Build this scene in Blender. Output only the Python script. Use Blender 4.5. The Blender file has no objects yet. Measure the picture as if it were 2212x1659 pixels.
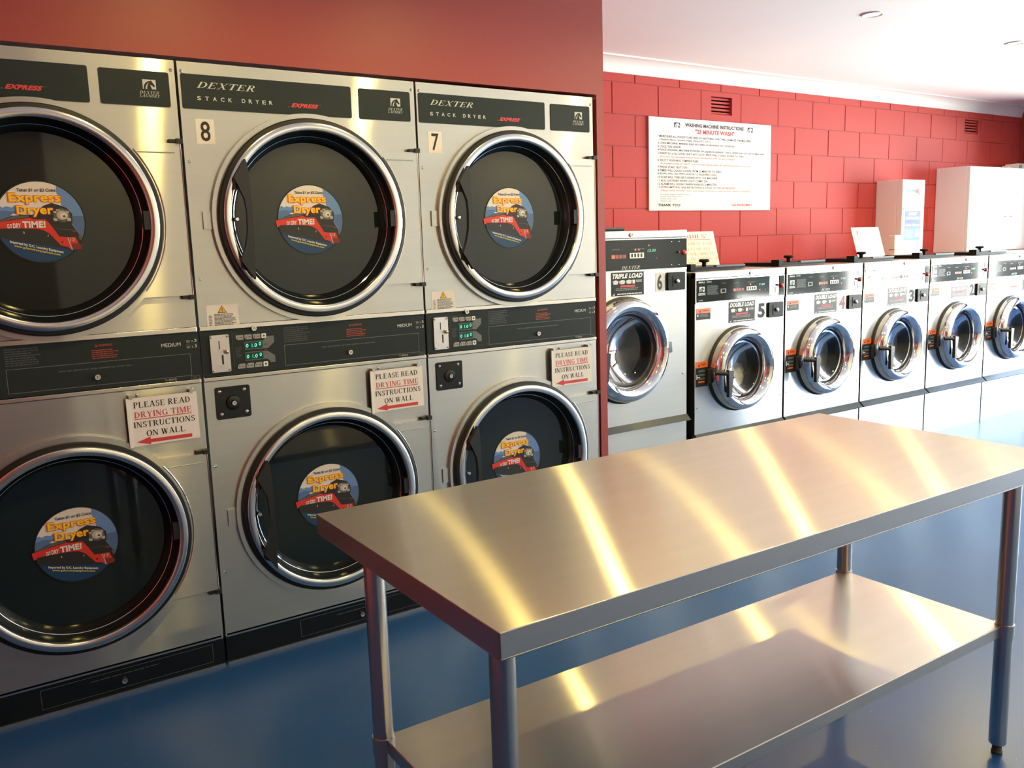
import bpy, bmesh, math, random
from mathutils import Vector, Matrix, Euler
random.seed(7)
sc = bpy.context.scene
COL = sc.collection
PI = math.pi

# ------------------------------------------------------------------ camera
cam_d = bpy.data.cameras.new('camera')
cam_d.sensor_fit = 'HORIZONTAL'; cam_d.sensor_width = 36.0
cam_d.lens = 36.0 * 1880.30 / 2212.0
cam_d.clip_start = 0.05; cam_d.clip_end = 100
cam = bpy.data.objects.new('camera', cam_d); COL.objects.link(cam)
cam.location = (-0.70145, -2.78848, 1.33707)
cam.rotation_euler = (1.414576, 0.030567, -0.595782)
sc.camera = cam

# ------------------------------------------------------------------ sky, daylight, exposure
WORLD_STRENGTH = 22.0
world = bpy.data.worlds.new('world'); sc.world = world; world.use_nodes = True
wn = world.node_tree.nodes; wl = world.node_tree.links
wn.clear()
w_out = wn.new('ShaderNodeOutputWorld'); w_bg = wn.new('ShaderNodeBackground')
w_tc = wn.new('ShaderNodeTexCoord'); w_sep = wn.new('ShaderNodeSeparateXYZ')
w_mr = wn.new('ShaderNodeMapRange'); w_ramp = wn.new('ShaderNodeValToRGB')
wl.new(w_tc.outputs['Generated'], w_sep.inputs[0]); wl.new(w_sep.outputs['Z'], w_mr.inputs[0])
w_mr.inputs[1].default_value = -1; w_mr.inputs[2].default_value = 1
e = w_ramp.color_ramp.elements                      # sunlit paving below the horizon, hazy blue sky above
e[0].position = 0.25; e[0].color = (2.2, 2.12, 1.98, 1)
e[1].position = 0.80; e[1].color = (.32, .47, .77, 1)
q = w_ramp.color_ramp.elements.new(.49); q.color = (2.1, 2.05, 1.92, 1)
q = w_ramp.color_ramp.elements.new(.53); q.color = (.64, .74, .84, 1)
wl.new(w_mr.outputs[0], w_ramp.inputs[0]); wl.new(w_ramp.outputs[0], w_bg.inputs[0])
w_bg.inputs[1].default_value = WORLD_STRENGTH
wl.new(w_bg.outputs[0], w_out.inputs[0])
LAMP_WATTS = 58.0
LAMP_COLOR = (1.0, .73, .19)
sc.view_settings.view_transform = 'Standard'
sc.view_settings.look = 'None'
sc.view_settings.exposure = -0.35
sc.view_settings.gamma = 1.0
sc.view_settings.use_curve_mapping = False
sc.cycles.max_bounces = 10; sc.cycles.diffuse_bounces = 5; sc.cycles.glossy_bounces = 6
sc.cycles.transparent_max_bounces = 12
sc.cycles.sample_clamp_indirect = 6.0
sc.cycles.caustics_reflective = False; sc.cycles.caustics_refractive = False

# ------------------------------------------------------------------ materials
MATS = {}
def srgb(r, g, b):
    f = lambda c: (c/255/12.92) if c/255 <= .04045 else ((c/255+.055)/1.055)**2.4
    return (f(r), f(g), f(b), 1)
def mat(name, color, rough=.5, metal=0.0, spec=.5, emit=None, estr=0.0, aniso=0.0, tangent=None, bump=None, coat=0.0):
    m = bpy.data.materials.new(name); m.use_nodes = True
    nt = m.node_tree; b = nt.nodes['Principled BSDF']
    b.inputs['Base Color'].default_value = color if len(color) == 4 else (*color, 1)
    b.inputs['Roughness'].default_value = rough; b.inputs['Metallic'].default_value = metal
    b.inputs['Specular IOR Level'].default_value = spec
    b.inputs['Coat Weight'].default_value = coat
    if emit: b.inputs['Emission Color'].default_value = emit; b.inputs['Emission Strength'].default_value = estr
    if aniso:
        b.inputs['Anisotropic'].default_value = aniso
        c = nt.nodes.new('ShaderNodeCombineXYZ')
        for i in range(3): c.inputs[i].default_value = tangent[i]
        nt.links.new(c.outputs[0], b.inputs['Tangent'])
    MATS[name] = m
    return m
def noise_tint(m, scale, amount, stretch=(1, 1, 1), detail=3, rough_amt=0.0, bump=0.0):
    """slight procedural variation of base colour / roughness / height"""
    nt = m.node_tree; b = nt.nodes['Principled BSDF']
    tc = nt.nodes.new('ShaderNodeTexCoord'); mp = nt.nodes.new('ShaderNodeMapping'); n = nt.nodes.new('ShaderNodeTexNoise')
    mp.inputs['Scale'].default_value = stretch
    n.inputs['Scale'].default_value = scale; n.inputs['Detail'].default_value = detail
    nt.links.new(tc.outputs['Object'], mp.inputs[0]); nt.links.new(mp.outputs[0], n.inputs['Vector'])
    base = b.inputs['Base Color'].default_value[:]
    mx = nt.nodes.new('ShaderNodeMix'); mx.data_type = 'RGBA'
    mx.inputs[6].default_value = [max(0, c*(1-amount)) for c in base[:3]] + [1]
    mx.inputs[7].default_value = [min(1, c*(1+amount)) for c in base[:3]] + [1]
    nt.links.new(n.outputs['Fac'], mx.inputs[0]); nt.links.new(mx.outputs[2], b.inputs['Base Color'])
    if rough_amt:
        r = b.inputs['Roughness'].default_value
        mr = nt.nodes.new('ShaderNodeMapRange'); mr.inputs[1].default_value = .3; mr.inputs[2].default_value = .7
        mr.inputs[3].default_value = max(.02, r-rough_amt); mr.inputs[4].default_value = r+rough_amt
        nt.links.new(n.outputs['Fac'], mr.inputs[0]); nt.links.new(mr.outputs[0], b.inputs['Roughness'])
    if bump:
        bp = nt.nodes.new('ShaderNodeBump'); bp.inputs['Strength'].default_value = bump; bp.inputs['Distance'].default_value = .002
        nt.links.new(n.outputs['Fac'], bp.inputs['Height']); nt.links.new(bp.outputs[0], b.inputs['Normal'])
    return m

STEEL = (.68, .655, .61)
def brushed(name, color, rough, aniso, tangent, scale, stretch, amount=.05, broad=.34):
    """brushed stainless: a strongly stretched highlight across the grain plus a broad faint lobe"""
    m = bpy.data.materials.new(name); m.use_nodes = True; nt = m.node_tree; nt.nodes.clear()
    o = nt.nodes.new('ShaderNodeOutputMaterial'); mx = nt.nodes.new('ShaderNodeMixShader'); mx.inputs[0].default_value = broad
    a = nt.nodes.new('ShaderNodeBsdfAnisotropic'); g = nt.nodes.new('ShaderNodeBsdfAnisotropic')
    a.inputs['Roughness'].default_value = rough; a.inputs['Anisotropy'].default_value = aniso
    g.inputs['Roughness'].default_value = .42; g.inputs['Anisotropy'].default_value = 0
    c = nt.nodes.new('ShaderNodeCombineXYZ')
    for i in range(3): c.inputs[i].default_value = tangent[i]
    nt.links.new(c.outputs[0], a.inputs['Tangent'])
    tc = nt.nodes.new('ShaderNodeTexCoord'); mp = nt.nodes.new('ShaderNodeMapping'); n = nt.nodes.new('ShaderNodeTexNoise')
    mp.inputs['Scale'].default_value = stretch; n.inputs['Scale'].default_value = scale; n.inputs['Detail'].default_value = 4
    nt.links.new(tc.outputs['Object'], mp.inputs[0]); nt.links.new(mp.outputs[0], n.inputs['Vector'])
    cm = nt.nodes.new('ShaderNodeMix'); cm.data_type = 'RGBA'
    cm.inputs[6].default_value = [x*(1-amount) for x in color]+[1]; cm.inputs[7].default_value = [min(1, x*(1+amount)) for x in color]+[1]
    nt.links.new(n.outputs['Fac'], cm.inputs[0])
    for b in (a, g): nt.links.new(cm.outputs[2], b.inputs['Color'])
    nt.links.new(a.outputs[0], mx.inputs[1]); nt.links.new(g.outputs[0], mx.inputs[2]); nt.links.new(mx.outputs[0], o.inputs[0])
    MATS[name] = m
STEEL = (.66, .655, .60)
brushed('steel_front', STEEL, .18, .82, (1, 0, 0), 6, (.3, 1, 8))
brushed('steel_top', (.62, .60, .57), .165, .80, (1, .077, .012), 5, (.5, 6, 1), .06)
mat('steel_plain', (.66, .64, .60), .3, 1)
mat('steel_leg', (.62, .60, .56), .22, 1)
mat('steel_lip', (.80, .77, .70), .2, 1)
mat('chrome', (.80, .80, .80), .06, 1)
mat('brass', (.75, .66, .45), .18, 1)
mat('coin_plate', (.74, .70, .68), .35, 1)
noise_tint(mat('panel_black', srgb(38, 46, 46), .35, spec=.25), 40, .08)
mat('panel_gloss', srgb(38, 46, 48), .06, spec=.35)
mat('label_black', srgb(40, 46, 48), .35, spec=.15)
mat('plate_black', srgb(20, 24, 25), .4, spec=.12)
mat('kick_black', srgb(18, 22, 22), .25)
mat('rubber', srgb(12, 12, 12), .45)
mat('black_gloss', srgb(20, 24, 24), .16)
mat('black_satin', srgb(30, 31, 31), .4)
mat('dryer_glass', srgb(26, 36, 36), .04, spec=.45, coat=.25)
mat('dark_body', srgb(28, 28, 28), .5)
mat('grey_trim', srgb(62, 70, 74), .4)
mat('grey_print', srgb(105, 110, 108), .5)
mat('dim_print', srgb(66, 74, 74), .5)
mat('silver_print', srgb(196, 198, 192), .45)
mat('white', srgb(232, 230, 226), .5)
mat('paper', srgb(228, 222, 218), .7)
mat('ivory', srgb(240, 237, 228), .6)
mat('tan_ink', srgb(196, 160, 108), .6)
mat('ink', srgb(22, 22, 22), .6)
mat('red_ink', srgb(205, 60, 62), .6)
mat('red_bright', srgb(212, 52, 40), .5)
mat('maroon', srgb(130, 42, 44), .5)
mat('orange', srgb(238, 106, 40), .5)
mat('orange_dim', srgb(150, 62, 34), .5)
mat('yellow', srgb(250, 208, 24), .5)
mat('yellow_dim', srgb(216, 196, 80), .5)
mat('warn_yellow', srgb(232, 178, 20), .5)
mat('sky_white', srgb(224, 216, 208), .5)
mat('sky_blue', srgb(104, 142, 200), .5)
mat('mountain', srgb(82, 112, 158), .5)
mat('deep_blue', srgb(22, 62, 100), .5)
mat('engine_black', srgb(38, 38, 36), .5)
mat('engine_grey', srgb(92, 90, 84), .5)
mat('engine_light', srgb(186, 180, 166), .5)
mat('cyan', srgb(8, 112, 176), .5)
mat('label_blue', srgb(6, 66, 150), .5)
mat('led_face', srgb(14, 58, 48), .3)
mat('led_green', (.1, .9, .6), .4, emit=(.12, 1, .68, 1), estr=1.3)
mat('led_dim', (.05, .3, .2), .4, emit=(.1, .7, .5, 1), estr=.35)
mat('led_red', (.9, .1, .1), .4, emit=(1, .08, .06, 1), estr=1.6)
mat('button_grey', srgb(150, 150, 146), .5)
mat('button_red', srgb(190, 34, 38), .35)
mat('green_print', srgb(20, 120, 50), .5)
noise_tint(mat('red_paint', (.33, .050, .043), .40), 60, .04, bump=.05)
noise_tint(mat('block_paint', (.50, .062, .054), .55, spec=.18), 35, .07, bump=.35)
mat('reflection_brown', (.27, .15, .115), .6)
mat('satin_ring', (.86, .86, .84), .14, 1)
mat('reflection_dark', (.035, .040, .040), .8)
mat('mortar_paint', (.33, .034, .03), .6)
noise_tint(mat('ceiling_white', (.92, .92, .91), .8), 3, .02)
mat('cornice_white', (.86, .85, .83), .6)
noise_tint(mat('cream_wall', (.80, .75, .63), .6), 3, .03)
mat('cabinet_white', (.84, .82, .79), .4)
mat('dispenser_white', (.84, .83, .82), .4)
mat('window_frame', (.6, .6, .6), .4, 1)
mat('lamp_lens', (1, .9, .7), .4, emit=(1.0, .80, .45, 1), estr=14)
noise_tint(mat('cloth_cream', (.88, .82, .68), .9), 12, .15, bump=.4)
noise_tint(mat('drum_steel', (.55, .54, .52), .35, 1), 30, .15)
mat('vent_shade', srgb(46, 14, 14), .8)
mat('foot_plastic', srgb(70, 70, 62), .5)
mat('cord_red', srgb(110, 30, 26), .5)
mat('pavement', (.55, .52, .48), .8)

# floor: blue epoxy with faint mottling and white specks
fm = mat('floor_blue', (.022, .058, .165), .28, spec=.5)
nt = fm.node_tree; b = nt.nodes['Principled BSDF']
tc = nt.nodes.new('ShaderNodeTexCoord'); n1 = nt.nodes.new('ShaderNodeTexNoise'); n1.inputs['Scale'].default_value = 2.2; n1.inputs['Detail'].default_value = 6
vo = nt.nodes.new('ShaderNodeTexVoronoi'); vo.inputs['Scale'].default_value = 24
lt = nt.nodes.new('ShaderNodeMath'); lt.operation = 'LESS_THAN'; lt.inputs[1].default_value = .035
mx = nt.nodes.new('ShaderNodeMix'); mx.data_type = 'RGBA'
mx.inputs[6].default_value = (.014, .064, .205, 1); mx.inputs[7].default_value = (.024, .098, .295, 1)
mx2 = nt.nodes.new('ShaderNodeMix'); mx2.data_type = 'RGBA'; mx2.inputs[7].default_value = (.22, .28, .38, 1)
nt.links.new(tc.outputs['Object'], n1.inputs['Vector']); nt.links.new(tc.outputs['Object'], vo.inputs['Vector'])
nt.links.new(n1.outputs['Fac'], mx.inputs[0]); nt.links.new(vo.outputs['Distance'], lt.inputs[0])
nt.links.new(mx.outputs[2], mx2.inputs[6]); nt.links.new(lt.outputs[0], mx2.inputs[0]); nt.links.new(mx2.outputs[2], b.inputs['Base Color'])
n2 = nt.nodes.new('ShaderNodeTexNoise'); n2.inputs['Scale'].default_value = 260; n2.inputs['Detail'].default_value = 2
bp = nt.nodes.new('ShaderNodeBump'); bp.inputs['Strength'].default_value = .10; bp.inputs['Distance'].default_value = .001
nt.links.new(tc.outputs['Object'], n2.inputs['Vector']); nt.links.new(n2.outputs['Fac'], bp.inputs['Height']); nt.links.new(bp.outputs[0], b.inputs['Normal'])

def glass_mat(name, tint, gloss_rough=.02, ior=1.5):
    m = bpy.data.materials.new(name); m.use_nodes = True; nt = m.node_tree; nt.nodes.clear()
    o = nt.nodes.new('ShaderNodeOutputMaterial'); t = nt.nodes.new('ShaderNodeBsdfTransparent'); g = nt.nodes.new('ShaderNodeBsdfGlossy')
    f = nt.nodes.new('ShaderNodeFresnel'); mx = nt.nodes.new('ShaderNodeMixShader')
    t.inputs[0].default_value = (*tint, 1); g.inputs['Roughness'].default_value = gloss_rough; f.inputs[0].default_value = ior
    nt.links.new(f.outputs[0], mx.inputs[0]); nt.links.new(t.outputs[0], mx.inputs[1]); nt.links.new(g.outputs[0], mx.inputs[2]); nt.links.new(mx.outputs[0], o.inputs[0])
    MATS[name] = m
glass_mat('washer_glass', (.88, .91, .90), .02, 1.42)
glass_mat('window_glass', (.93, .96, .95), .01, 1.45)

# ------------------------------------------------------------------ mesh helpers
class MB:
    """collects polygons of one object"""
    def __init__(s): s.v = []; s.f = []; s.m = []; s.sm = []; s.mats = []
    def mi(s, name):
        if name not in s.mats: s.mats.append(name)
        return s.mats.index(name)
    def add(s, verts, faces, m, smooth=False):
        o = len(s.v); s.v += [tuple(v) for v in verts]; k = s.mi(m)
        for f in faces: s.f.append([i+o for i in f]); s.m.append(k); s.sm.append(smooth)
        return s
    def box(s, x0, x1, y0, y1, z0, z1, m):
        v = [(x, y, z) for z in (z0, z1) for y in (y0, y1) for x in (x0, x1)]
        return s.add(v, [(0, 2, 3, 1), (4, 5, 7, 6), (0, 1, 5, 4), (2, 6, 7, 3), (0, 4, 6, 2), (1, 3, 7, 5)], m)
    def flat(s, pts, y, m):                      # polygon in the x-z plane, facing -y
        if area2(pts) < 0: pts = pts[::-1]
        return s.add([(p[0], y, p[1]) for p in pts], [list(range(len(pts)))], m)
    def prism(s, pts, y0, y1, m, mside=None, back=True):
        if area2(pts) < 0: pts = pts[::-1]
        n = len(pts)
        s.add([(p[0], y0, p[1]) for p in pts], [list(range(n))], m)
        v = [(p[0], y0, p[1]) for p in pts] + [(p[0], y1, p[1]) for p in pts]
        s.add(v, [(i, n+i, n+(i+1) % n, (i+1) % n) for i in range(n)], mside or m)
        if back: s.add([(p[0], y1, p[1]) for p in pts], [list(range(n))[::-1]], mside or m)
        return s
    def plate_hole(s, outer, holes, y0, y1, m, mside=None):
        bm = bmesh.new(); es = []
        for k, lp in enumerate([outer]+holes):
            vs = [bm.verts.new((p[0], y0, p[1])) for p in lp]
            es += [bm.edges.new((vs[i], vs[(i+1) % len(vs)])) for i in range(len(vs))]
        bmesh.ops.triangle_fill(bm, use_beauty=True, use_dissolve=False, edges=es)
        bm.verts.index_update()
        vs = [v.co[:] for v in bm.verts]; fs = []
        for f in bm.faces:
            idx = [v.index for v in f.verts]
            if f.normal.y > 0: idx = idx[::-1]
            fs.append(idx)
        bm.free()
        s.add(vs, fs, m)
        s.add([(v[0], y1, v[2]) for v in vs], [f[::-1] for f in fs], mside or m)
        for k, lp in enumerate([outer]+holes):
            a = area2(lp)
            if (a < 0) == (k == 0): lp = lp[::-1]
            n = len(lp)
            v = [(p[0], y0, p[1]) for p in lp] + [(p[0], y1, p[1]) for p in lp]
            s.add(v, [(i, n+i, n+(i+1) % n, (i+1) % n) for i in range(n)], mside or m, smooth=n > 24)
        return s
    def lathe(s, prof, cx, cz, m, seg=72, y=0.0, flip=False):    # profile of (radius, y) turned about the y axis
        v = []; f = []; n = len(prof)
        for i in range(seg):
            a = 2*PI*i/seg
            for r, yy in prof: v.append((cx+r*math.cos(a), y+yy, cz+r*math.sin(a)))
        for i in range(seg):
            j = (i+1) % seg
            for k in range(n-1):
                qd = (i*n+k, i*n+k+1, j*n+k+1, j*n+k)
                f.append(qd[::-1] if flip else qd)
        return s.add(v, f, m, True)
    def lathez(s, prof, cx, cy, m, seg=32):      # profile of (radius, z) about the z axis
        v = []; f = []; n = len(prof)
        for i in range(seg):
            a = 2*PI*i/seg
            for r, z in prof: v.append((cx+r*math.cos(a), cy+r*math.sin(a), z))
        for i in range(seg):
            j = (i+1) % seg
            for k in range(n-1): f.append((i*n+k, j*n+k, j*n+k+1, i*n+k+1))
        return s.add(v, f, m, True)
    def disc(s, cx, cz, r, y, m, seg=48): return s.flat(circ(cx, cz, r, seg), y, m)
    def tube(s, pts, r, m, seg=10):
        pts = [Vector(p) for p in pts]; v = []; f = []
        for i, p in enumerate(pts):
            t = (pts[min(i+1, len(pts)-1)]-pts[max(i-1, 0)]).normalized()
            a = t.orthogonal().normalized() if i == 0 else (a - t*a.dot(t)).normalized()
            c = t.cross(a)
            for k in range(seg):
                an = 2*PI*k/seg; v.append(p + a*(r*math.cos(an)) + c*(r*math.sin(an)))
        for i in range(len(pts)-1):
            for k in range(seg):
                f.append((i*seg+k, i*seg+(k+1) % seg, (i+1)*seg+(k+1) % seg, (i+1)*seg+k))
        f.append(list(range(seg))[::-1]); f.append([(len(pts)-1)*seg+k for k in range(seg)])
        return s.add(v, f, m, True)
    def text(s, string, x0, x1, z0, z1, y, m, shear=0.0, bold=0.0, slope=0.0, serif=False):
        """lettering fitted to a box on the x-z plane"""
        vs, fs = (serif_mesh(string) if serif else text_mesh(string, bold))
        if not vs: return s
        vs = [(p[0]+shear*p[1], p[1]) for p in vs]
        ax = min(p[0] for p in vs); bx = max(p[0] for p in vs); az = min(p[1] for p in vs); bz = max(p[1] for p in vs)
        out = []
        for p in vs:
            X = x0+(p[0]-ax)/(bx-ax)*(x1-x0)
            out.append((X, y, z0+(p[1]-az)/(bz-az)*(z1-z0)+slope*(X-x0)))
        return s.add(out, fs, m)
    def xform(s, M):
        s.v = [tuple(M @ Vector(v)) for v in s.v]; return s

def area2(p): return sum(p[i][0]*p[(i+1) % len(p)][1]-p[(i+1) % len(p)][0]*p[i][1] for i in range(len(p)))
def circ(cx, cz, r, n=48, a0=0, a1=2*PI): return [(cx+r*math.cos(a0+(a1-a0)*i/n), cz+r*math.sin(a0+(a1-a0)*i/n)) for i in range(n)]
def rect(x0, x1, z0, z1): return [(x0, z0), (x1, z0), (x1, z1), (x0, z1)]
def rrect(x0, x1, z0, z1, r, n=5):
    p = []
    for cx, cz, a in ((x1-r, z0+r, -PI/2), (x1-r, z1-r, 0), (x0+r, z1-r, PI/2), (x0+r, z0+r, PI)):
        p += [(cx+r*math.cos(a+PI/2*i/n), cz+r*math.sin(a+PI/2*i/n)) for i in range(n+1)]
    return p
def clip_convex(poly, clip):
    if area2(clip) < 0: clip = clip[::-1]
    out = poly
    for i in range(len(clip)):
        a, b = clip[i], clip[(i+1) % len(clip)]
        side = lambda p: (b[0]-a[0])*(p[1]-a[1])-(b[1]-a[1])*(p[0]-a[0])
        inp, out = out, []
        for j in range(len(inp)):
            p, q = inp[j], inp[(j+1) % len(inp)]; sp, sq = side(p), side(q)
            if sp >= 0: out.append(p)
            if (sp >= 0) != (sq >= 0):
                t = sp/(sp-sq); out.append((p[0]+t*(q[0]-p[0]), p[1]+t*(q[1]-p[1])))
        if not out: return []
    return out

_TXT = {}
def text_mesh(string, bold=0.0):
    key = (string, bold)
    if key in _TXT: return _TXT[key]
    cu = bpy.data.curves.new('t', 'FONT'); cu.body = string; cu.size = 1; cu.offset = bold; cu.resolution_u = 3; cu.fill_mode = 'FRONT'
    cu.space_character = 1.0 + bold*1.5
    ob = bpy.data.objects.new('t', cu); COL.objects.link(ob)
    dg = bpy.context.evaluated_depsgraph_get()
    me = ob.evaluated_get(dg).to_mesh()
    vs = [(v.co.x, v.co.y) for v in me.vertices]; fs = []
    for p in me.polygons:
        ids = list(p.vertices)
        if area2([vs[i] for i in ids]) < 0: ids = ids[::-1]
        fs.append(ids)
    ob.evaluated_get(dg).to_mesh_clear()
    bpy.data.objects.remove(ob); bpy.data.curves.remove(cu)
    _TXT[key] = (vs, fs)
    return _TXT[key]

# serif capitals drawn from stems, hairlines, bowls and slab serifs
T, H, SF, SH = .155, .055, .075, .045
def _R(x0, x1, z0, z1): return [[(x0, z0), (x1, z0), (x1, z1), (x0, z1)]]
def _stem(x, w=T, z0=0, z1=1, sb=True, st=True):
    o = _R(x, x+w, z0, z1)
    if sb: o += _R(x-SF, x+w+SF, z0, z0+SH)
    if st: o += _R(x-SF, x+w+SF, z1-SH, z1)
    return o
def _diag(xa, za, xb, zb, w): return [[(xa-w/2, za), (xa+w/2, za), (xb+w/2, zb), (xb-w/2, zb)]]
def _ser(x, z, w=.14): return _R(x-w, x+w, z, z+SH) if z < .5 else _R(x-w, x+w, z-SH, z)
def _arc(cx, cz, rx, rz, tx, tz, a0, a1, n=14):
    o = []
    for i in range(n):
        a, b = math.radians(a0+(a1-a0)*i/n), math.radians(a0+(a1-a0)*(i+1)/n)
        P = lambda t, u: (cx+(rx-u*tx)*math.cos(t), cz+(rz-u*tz)*math.sin(t))
        o.append([P(a, 0), P(b, 0), P(b, 1), P(a, 1)])
    return o
def _glyph(c):
    if c == ' ': return [], .30
    if c == 'I': return _stem(.09), .33
    if c == 'L': return _stem(.09)+_R(.2, .66, 0, H)+_R(.61, .66, 0, .28), .74
    if c == 'E': return _stem(.09)+_R(.2, .66, 0, H)+_R(.61, .66, 0, .28)+_R(.2, .62, 1-H, 1)+_R(.57, .62, .75, 1)+_R(.2, .48, .49, .54)+_R(.45, .49, .40, .63), .74
    if c == 'F': return _stem(.09)+_R(.2, .62, 1-H, 1)+_R(.57, .62, .75, 1)+_R(.2, .48, .49, .54)+_R(.45, .49, .40, .63), .68
    if c == 'T': return _stem(.29, st=False)+_R(.02, .72, 1-H, 1)+_R(.02, .07, .75, 1)+_R(.67, .72, .75, 1), .76
    if c == 'H': return _stem(.09)+_stem(.55)+_R(.2, .6, .48, .54), .82
    if c == 'D': return _stem(.09)+_arc(.30, .5, .45, .5, T, H, -90, 90)+_R(.2, .31, 0, H)+_R(.2, .31, 1-H, 1), .82
    if c == 'P': return _stem(.09)+_arc(.34, .735, .28, .265, .14, H, -90, 90)+_R(.2, .35, .47, .47+H)+_R(.2, .35, 1-H, 1), .68
    if c == 'R': return _stem(.09)+_arc(.34, .745, .27, .255, .14, H, -90, 90)+_R(.2, .35, .49, .49+H)+_R(.2, .35, 1-H, 1)+_diag(.66, 0, .38, .5, .15)+_R(.58, .80, 0, SH), .80
    if c == 'B': return _stem(.09)+_arc(.34, .75, .24, .25, .14, H, -90, 90)+_arc(.34, .27, .30, .27, .15, H, -90, 90)+_R(.2, .35, .49, .54)+_R(.2, .35, 1-H, 1)+_R(.2, .35, 0, H), .72
    if c == 'A': return _diag(.12, 0, .40, 1, .06)+_diag(.70, 0, .42, 1, .16)+_R(.2, .6, .3, .35)+_ser(.12, 0, .12)+_ser(.70, 0, .14), .84
    if c == 'N': return _stem(.09, .06)+_diag(.14, 1, .66, 0, .16)+_stem(.64, .06, sb=False), .82
    if c == 'M': return _stem(.09, .06)+_diag(.16, 1, .46, 0, .15)+_diag(.46, 0, .76, 1, .06)+_stem(.74), 1.0
    if c == 'Y': return _stem(.32, st=False, z1=.45)+_diag(.39, .42, .12, 1, .15)+_diag(.41, .42, .67, 1, .06)+_ser(.12, 1, .13)+_ser(.67, 1, .11), .80
    if c == 'W': return _diag(.30, 0, .12, 1, .15)+_diag(.30, 0, .50, 1, .06)+_diag(.68, 0, .50, 1, .15)+_diag(.68, 0, .88, 1, .06)+_ser(.12, 1, .13)+_ser(.5, 1, .13)+_ser(.88, 1, .11), 1.02
    if c == 'X': return _diag(.66, 0, .14, 1, .16)+_diag(.14, 0, .66, 1, .06)+_ser(.14, 0, .12)+_ser(.66, 0, .14)+_ser(.14, 1, .14)+_ser(.66, 1, .12), .82
    if c == 'K': return _stem(.09)+_diag(.24, .42, .62, 1, .06)+_diag(.68, 0, .36, .58, .15)+_ser(.62, 1, .11)+_ser(.68, 0, .13), .82
    if c == 'J': return _stem(.26, z0=.2, sb=False)+_arc(.22, .2, .195, .2, .15, H, -180, 0), .52
    if c == 'U': return _stem(.09, z0=.3, sb=False)+_stem(.62, .06, z0=.3, sb=False)+_arc(.385, .3, .295, .3, .12, .07, -180, 0), .80
    if c == 'O': return _arc(.42, .5, .38, .515, T, .05, 0, 360, 28), .84
    if c == 'C': return _arc(.42, .5, .38, .515, T, .05, 48, 312, 22)+_R(.64, .69, .7, .98)+_R(.64, .69, .04, .24), .76
    if c == 'G': return _arc(.42, .5, .38, .515, T, .05, 48, 325, 22)+_R(.64, .69, .7, .98)+_stem(.60, .14, z0=.08, z1=.42, sb=False), .84
    if c == 'S': return _arc(.30, .74, .23, .275, .12, .06, 30, 270)+_arc(.30, .27, .26, .285, .14, .06, -150, 90)+_R(.47, .51, .72, 1)+_R(.05, .09, 0, .3), .60
    if c == 'V': return _diag(.38, 0, .12, 1, .15)+_diag(.40, 0, .66, 1, .06)+_ser(.12, 1, .13)+_ser(.66, 1, .11), .78
    if c == '"': return _R(.06, .12, .72, 1)+_R(.2, .26, .72, 1), .34
    if c == ',': return _diag(.08, -.15, .13, .08, .07), .24
    return [], .3
def serif_mesh(s):
    v = []; f = []; x = 0
    for c in s:
        polys, w = _glyph(c)
        for p in polys:
            if area2(p) < 0: p = p[::-1]
            o = len(v); v += [(a+x, b) for a, b in p]; f.append([o+i for i in range(len(p))])
        x += w+.06
    return v, f

# ------------------------------------------------------------------ object helpers
def obj(name, mb, parent=None, bevel=0.0, sharp=35):
    me = bpy.data.meshes.new(name); me.from_pydata(mb.v, [], mb.f)
    for m in mb.mats: me.materials.append(MATS[m])
    me.polygons.foreach_set('material_index', mb.m)
    me.polygons.foreach_set('use_smooth', [bool(x) or bevel > 0 for x in mb.sm])
    me.update()
    if bevel == 0: 
        me.set_sharp_from_angle(angle=math.radians(sharp))
    o = bpy.data.objects.new(name, me); COL.objects.link(o)
    if bevel:
        md = o.modifiers.new('bevel', 'BEVEL'); md.width = bevel; md.segments = 2; md.limit_method = 'ANGLE'; md.angle_limit = math.radians(40); md.harden_normals = True
    if parent: o.parent = parent
    return o
def thing(name, label, cat, loc=(0, 0, 0), rz=0.0, group=None):
    o = bpy.data.objects.new(name, None); COL.objects.link(o); o.location = loc; o.rotation_euler = (0, 0, rz)
    o.empty_display_size = .1
    return tag(o, label, cat, group)
def tag(o, label, cat, group=None):
    o['label'] = label; o['category'] = cat
    if group: o['group'] = group
    return o
def struct(name, mb, bevel=0.0):
    o = obj(name, mb, None, bevel); o['kind'] = 'structure'; return o
def copy_tree(o, parent=None):
    c = o.copy(); COL.objects.link(c)
    if parent: c.parent = parent
    for ch in list(o.children): copy_tree(ch, c)
    return c

# ------------------------------------------------------------------ the room
XL, XR, YF, YB, ZC = -1.6, 8.2, -4.6, 1.6, 2.5
struct('floor', MB().box(XL-.1, XR+.1, YF-.1, YB+.1, -.1, 0, 'floor_blue'))
struct('ceiling', MB().box(XL-.1, XR+.1, YF-.1, YB+.1, ZC, ZC+.1, 'ceiling_white'))
struct('wall_left', MB().box(XL-.1, XL, YF, YB, 0, ZC, 'red_paint'))
struct('wall_front', MB().box(.17, XR, YF-.1, YF, 0, ZC, 'cream_wall').box(XL, .17, YF-.1, YF, 0, ZC, 'reflection_brown'))  # unseen brown left part made up for the brown reflection in the left dryer
# red bulkhead over the dryers with its end post, one boxed-in wall
mb = MB().box(XL, 1.654, 0, YB, 1.926, ZC, 'red_paint').box(1.617, 1.654, 0, YB, 0, 1.926, 'red_paint').box(XL, -.806, 0, YB, 0, 1.926, 'red_paint')
struct('wall_middle', mb)
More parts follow.
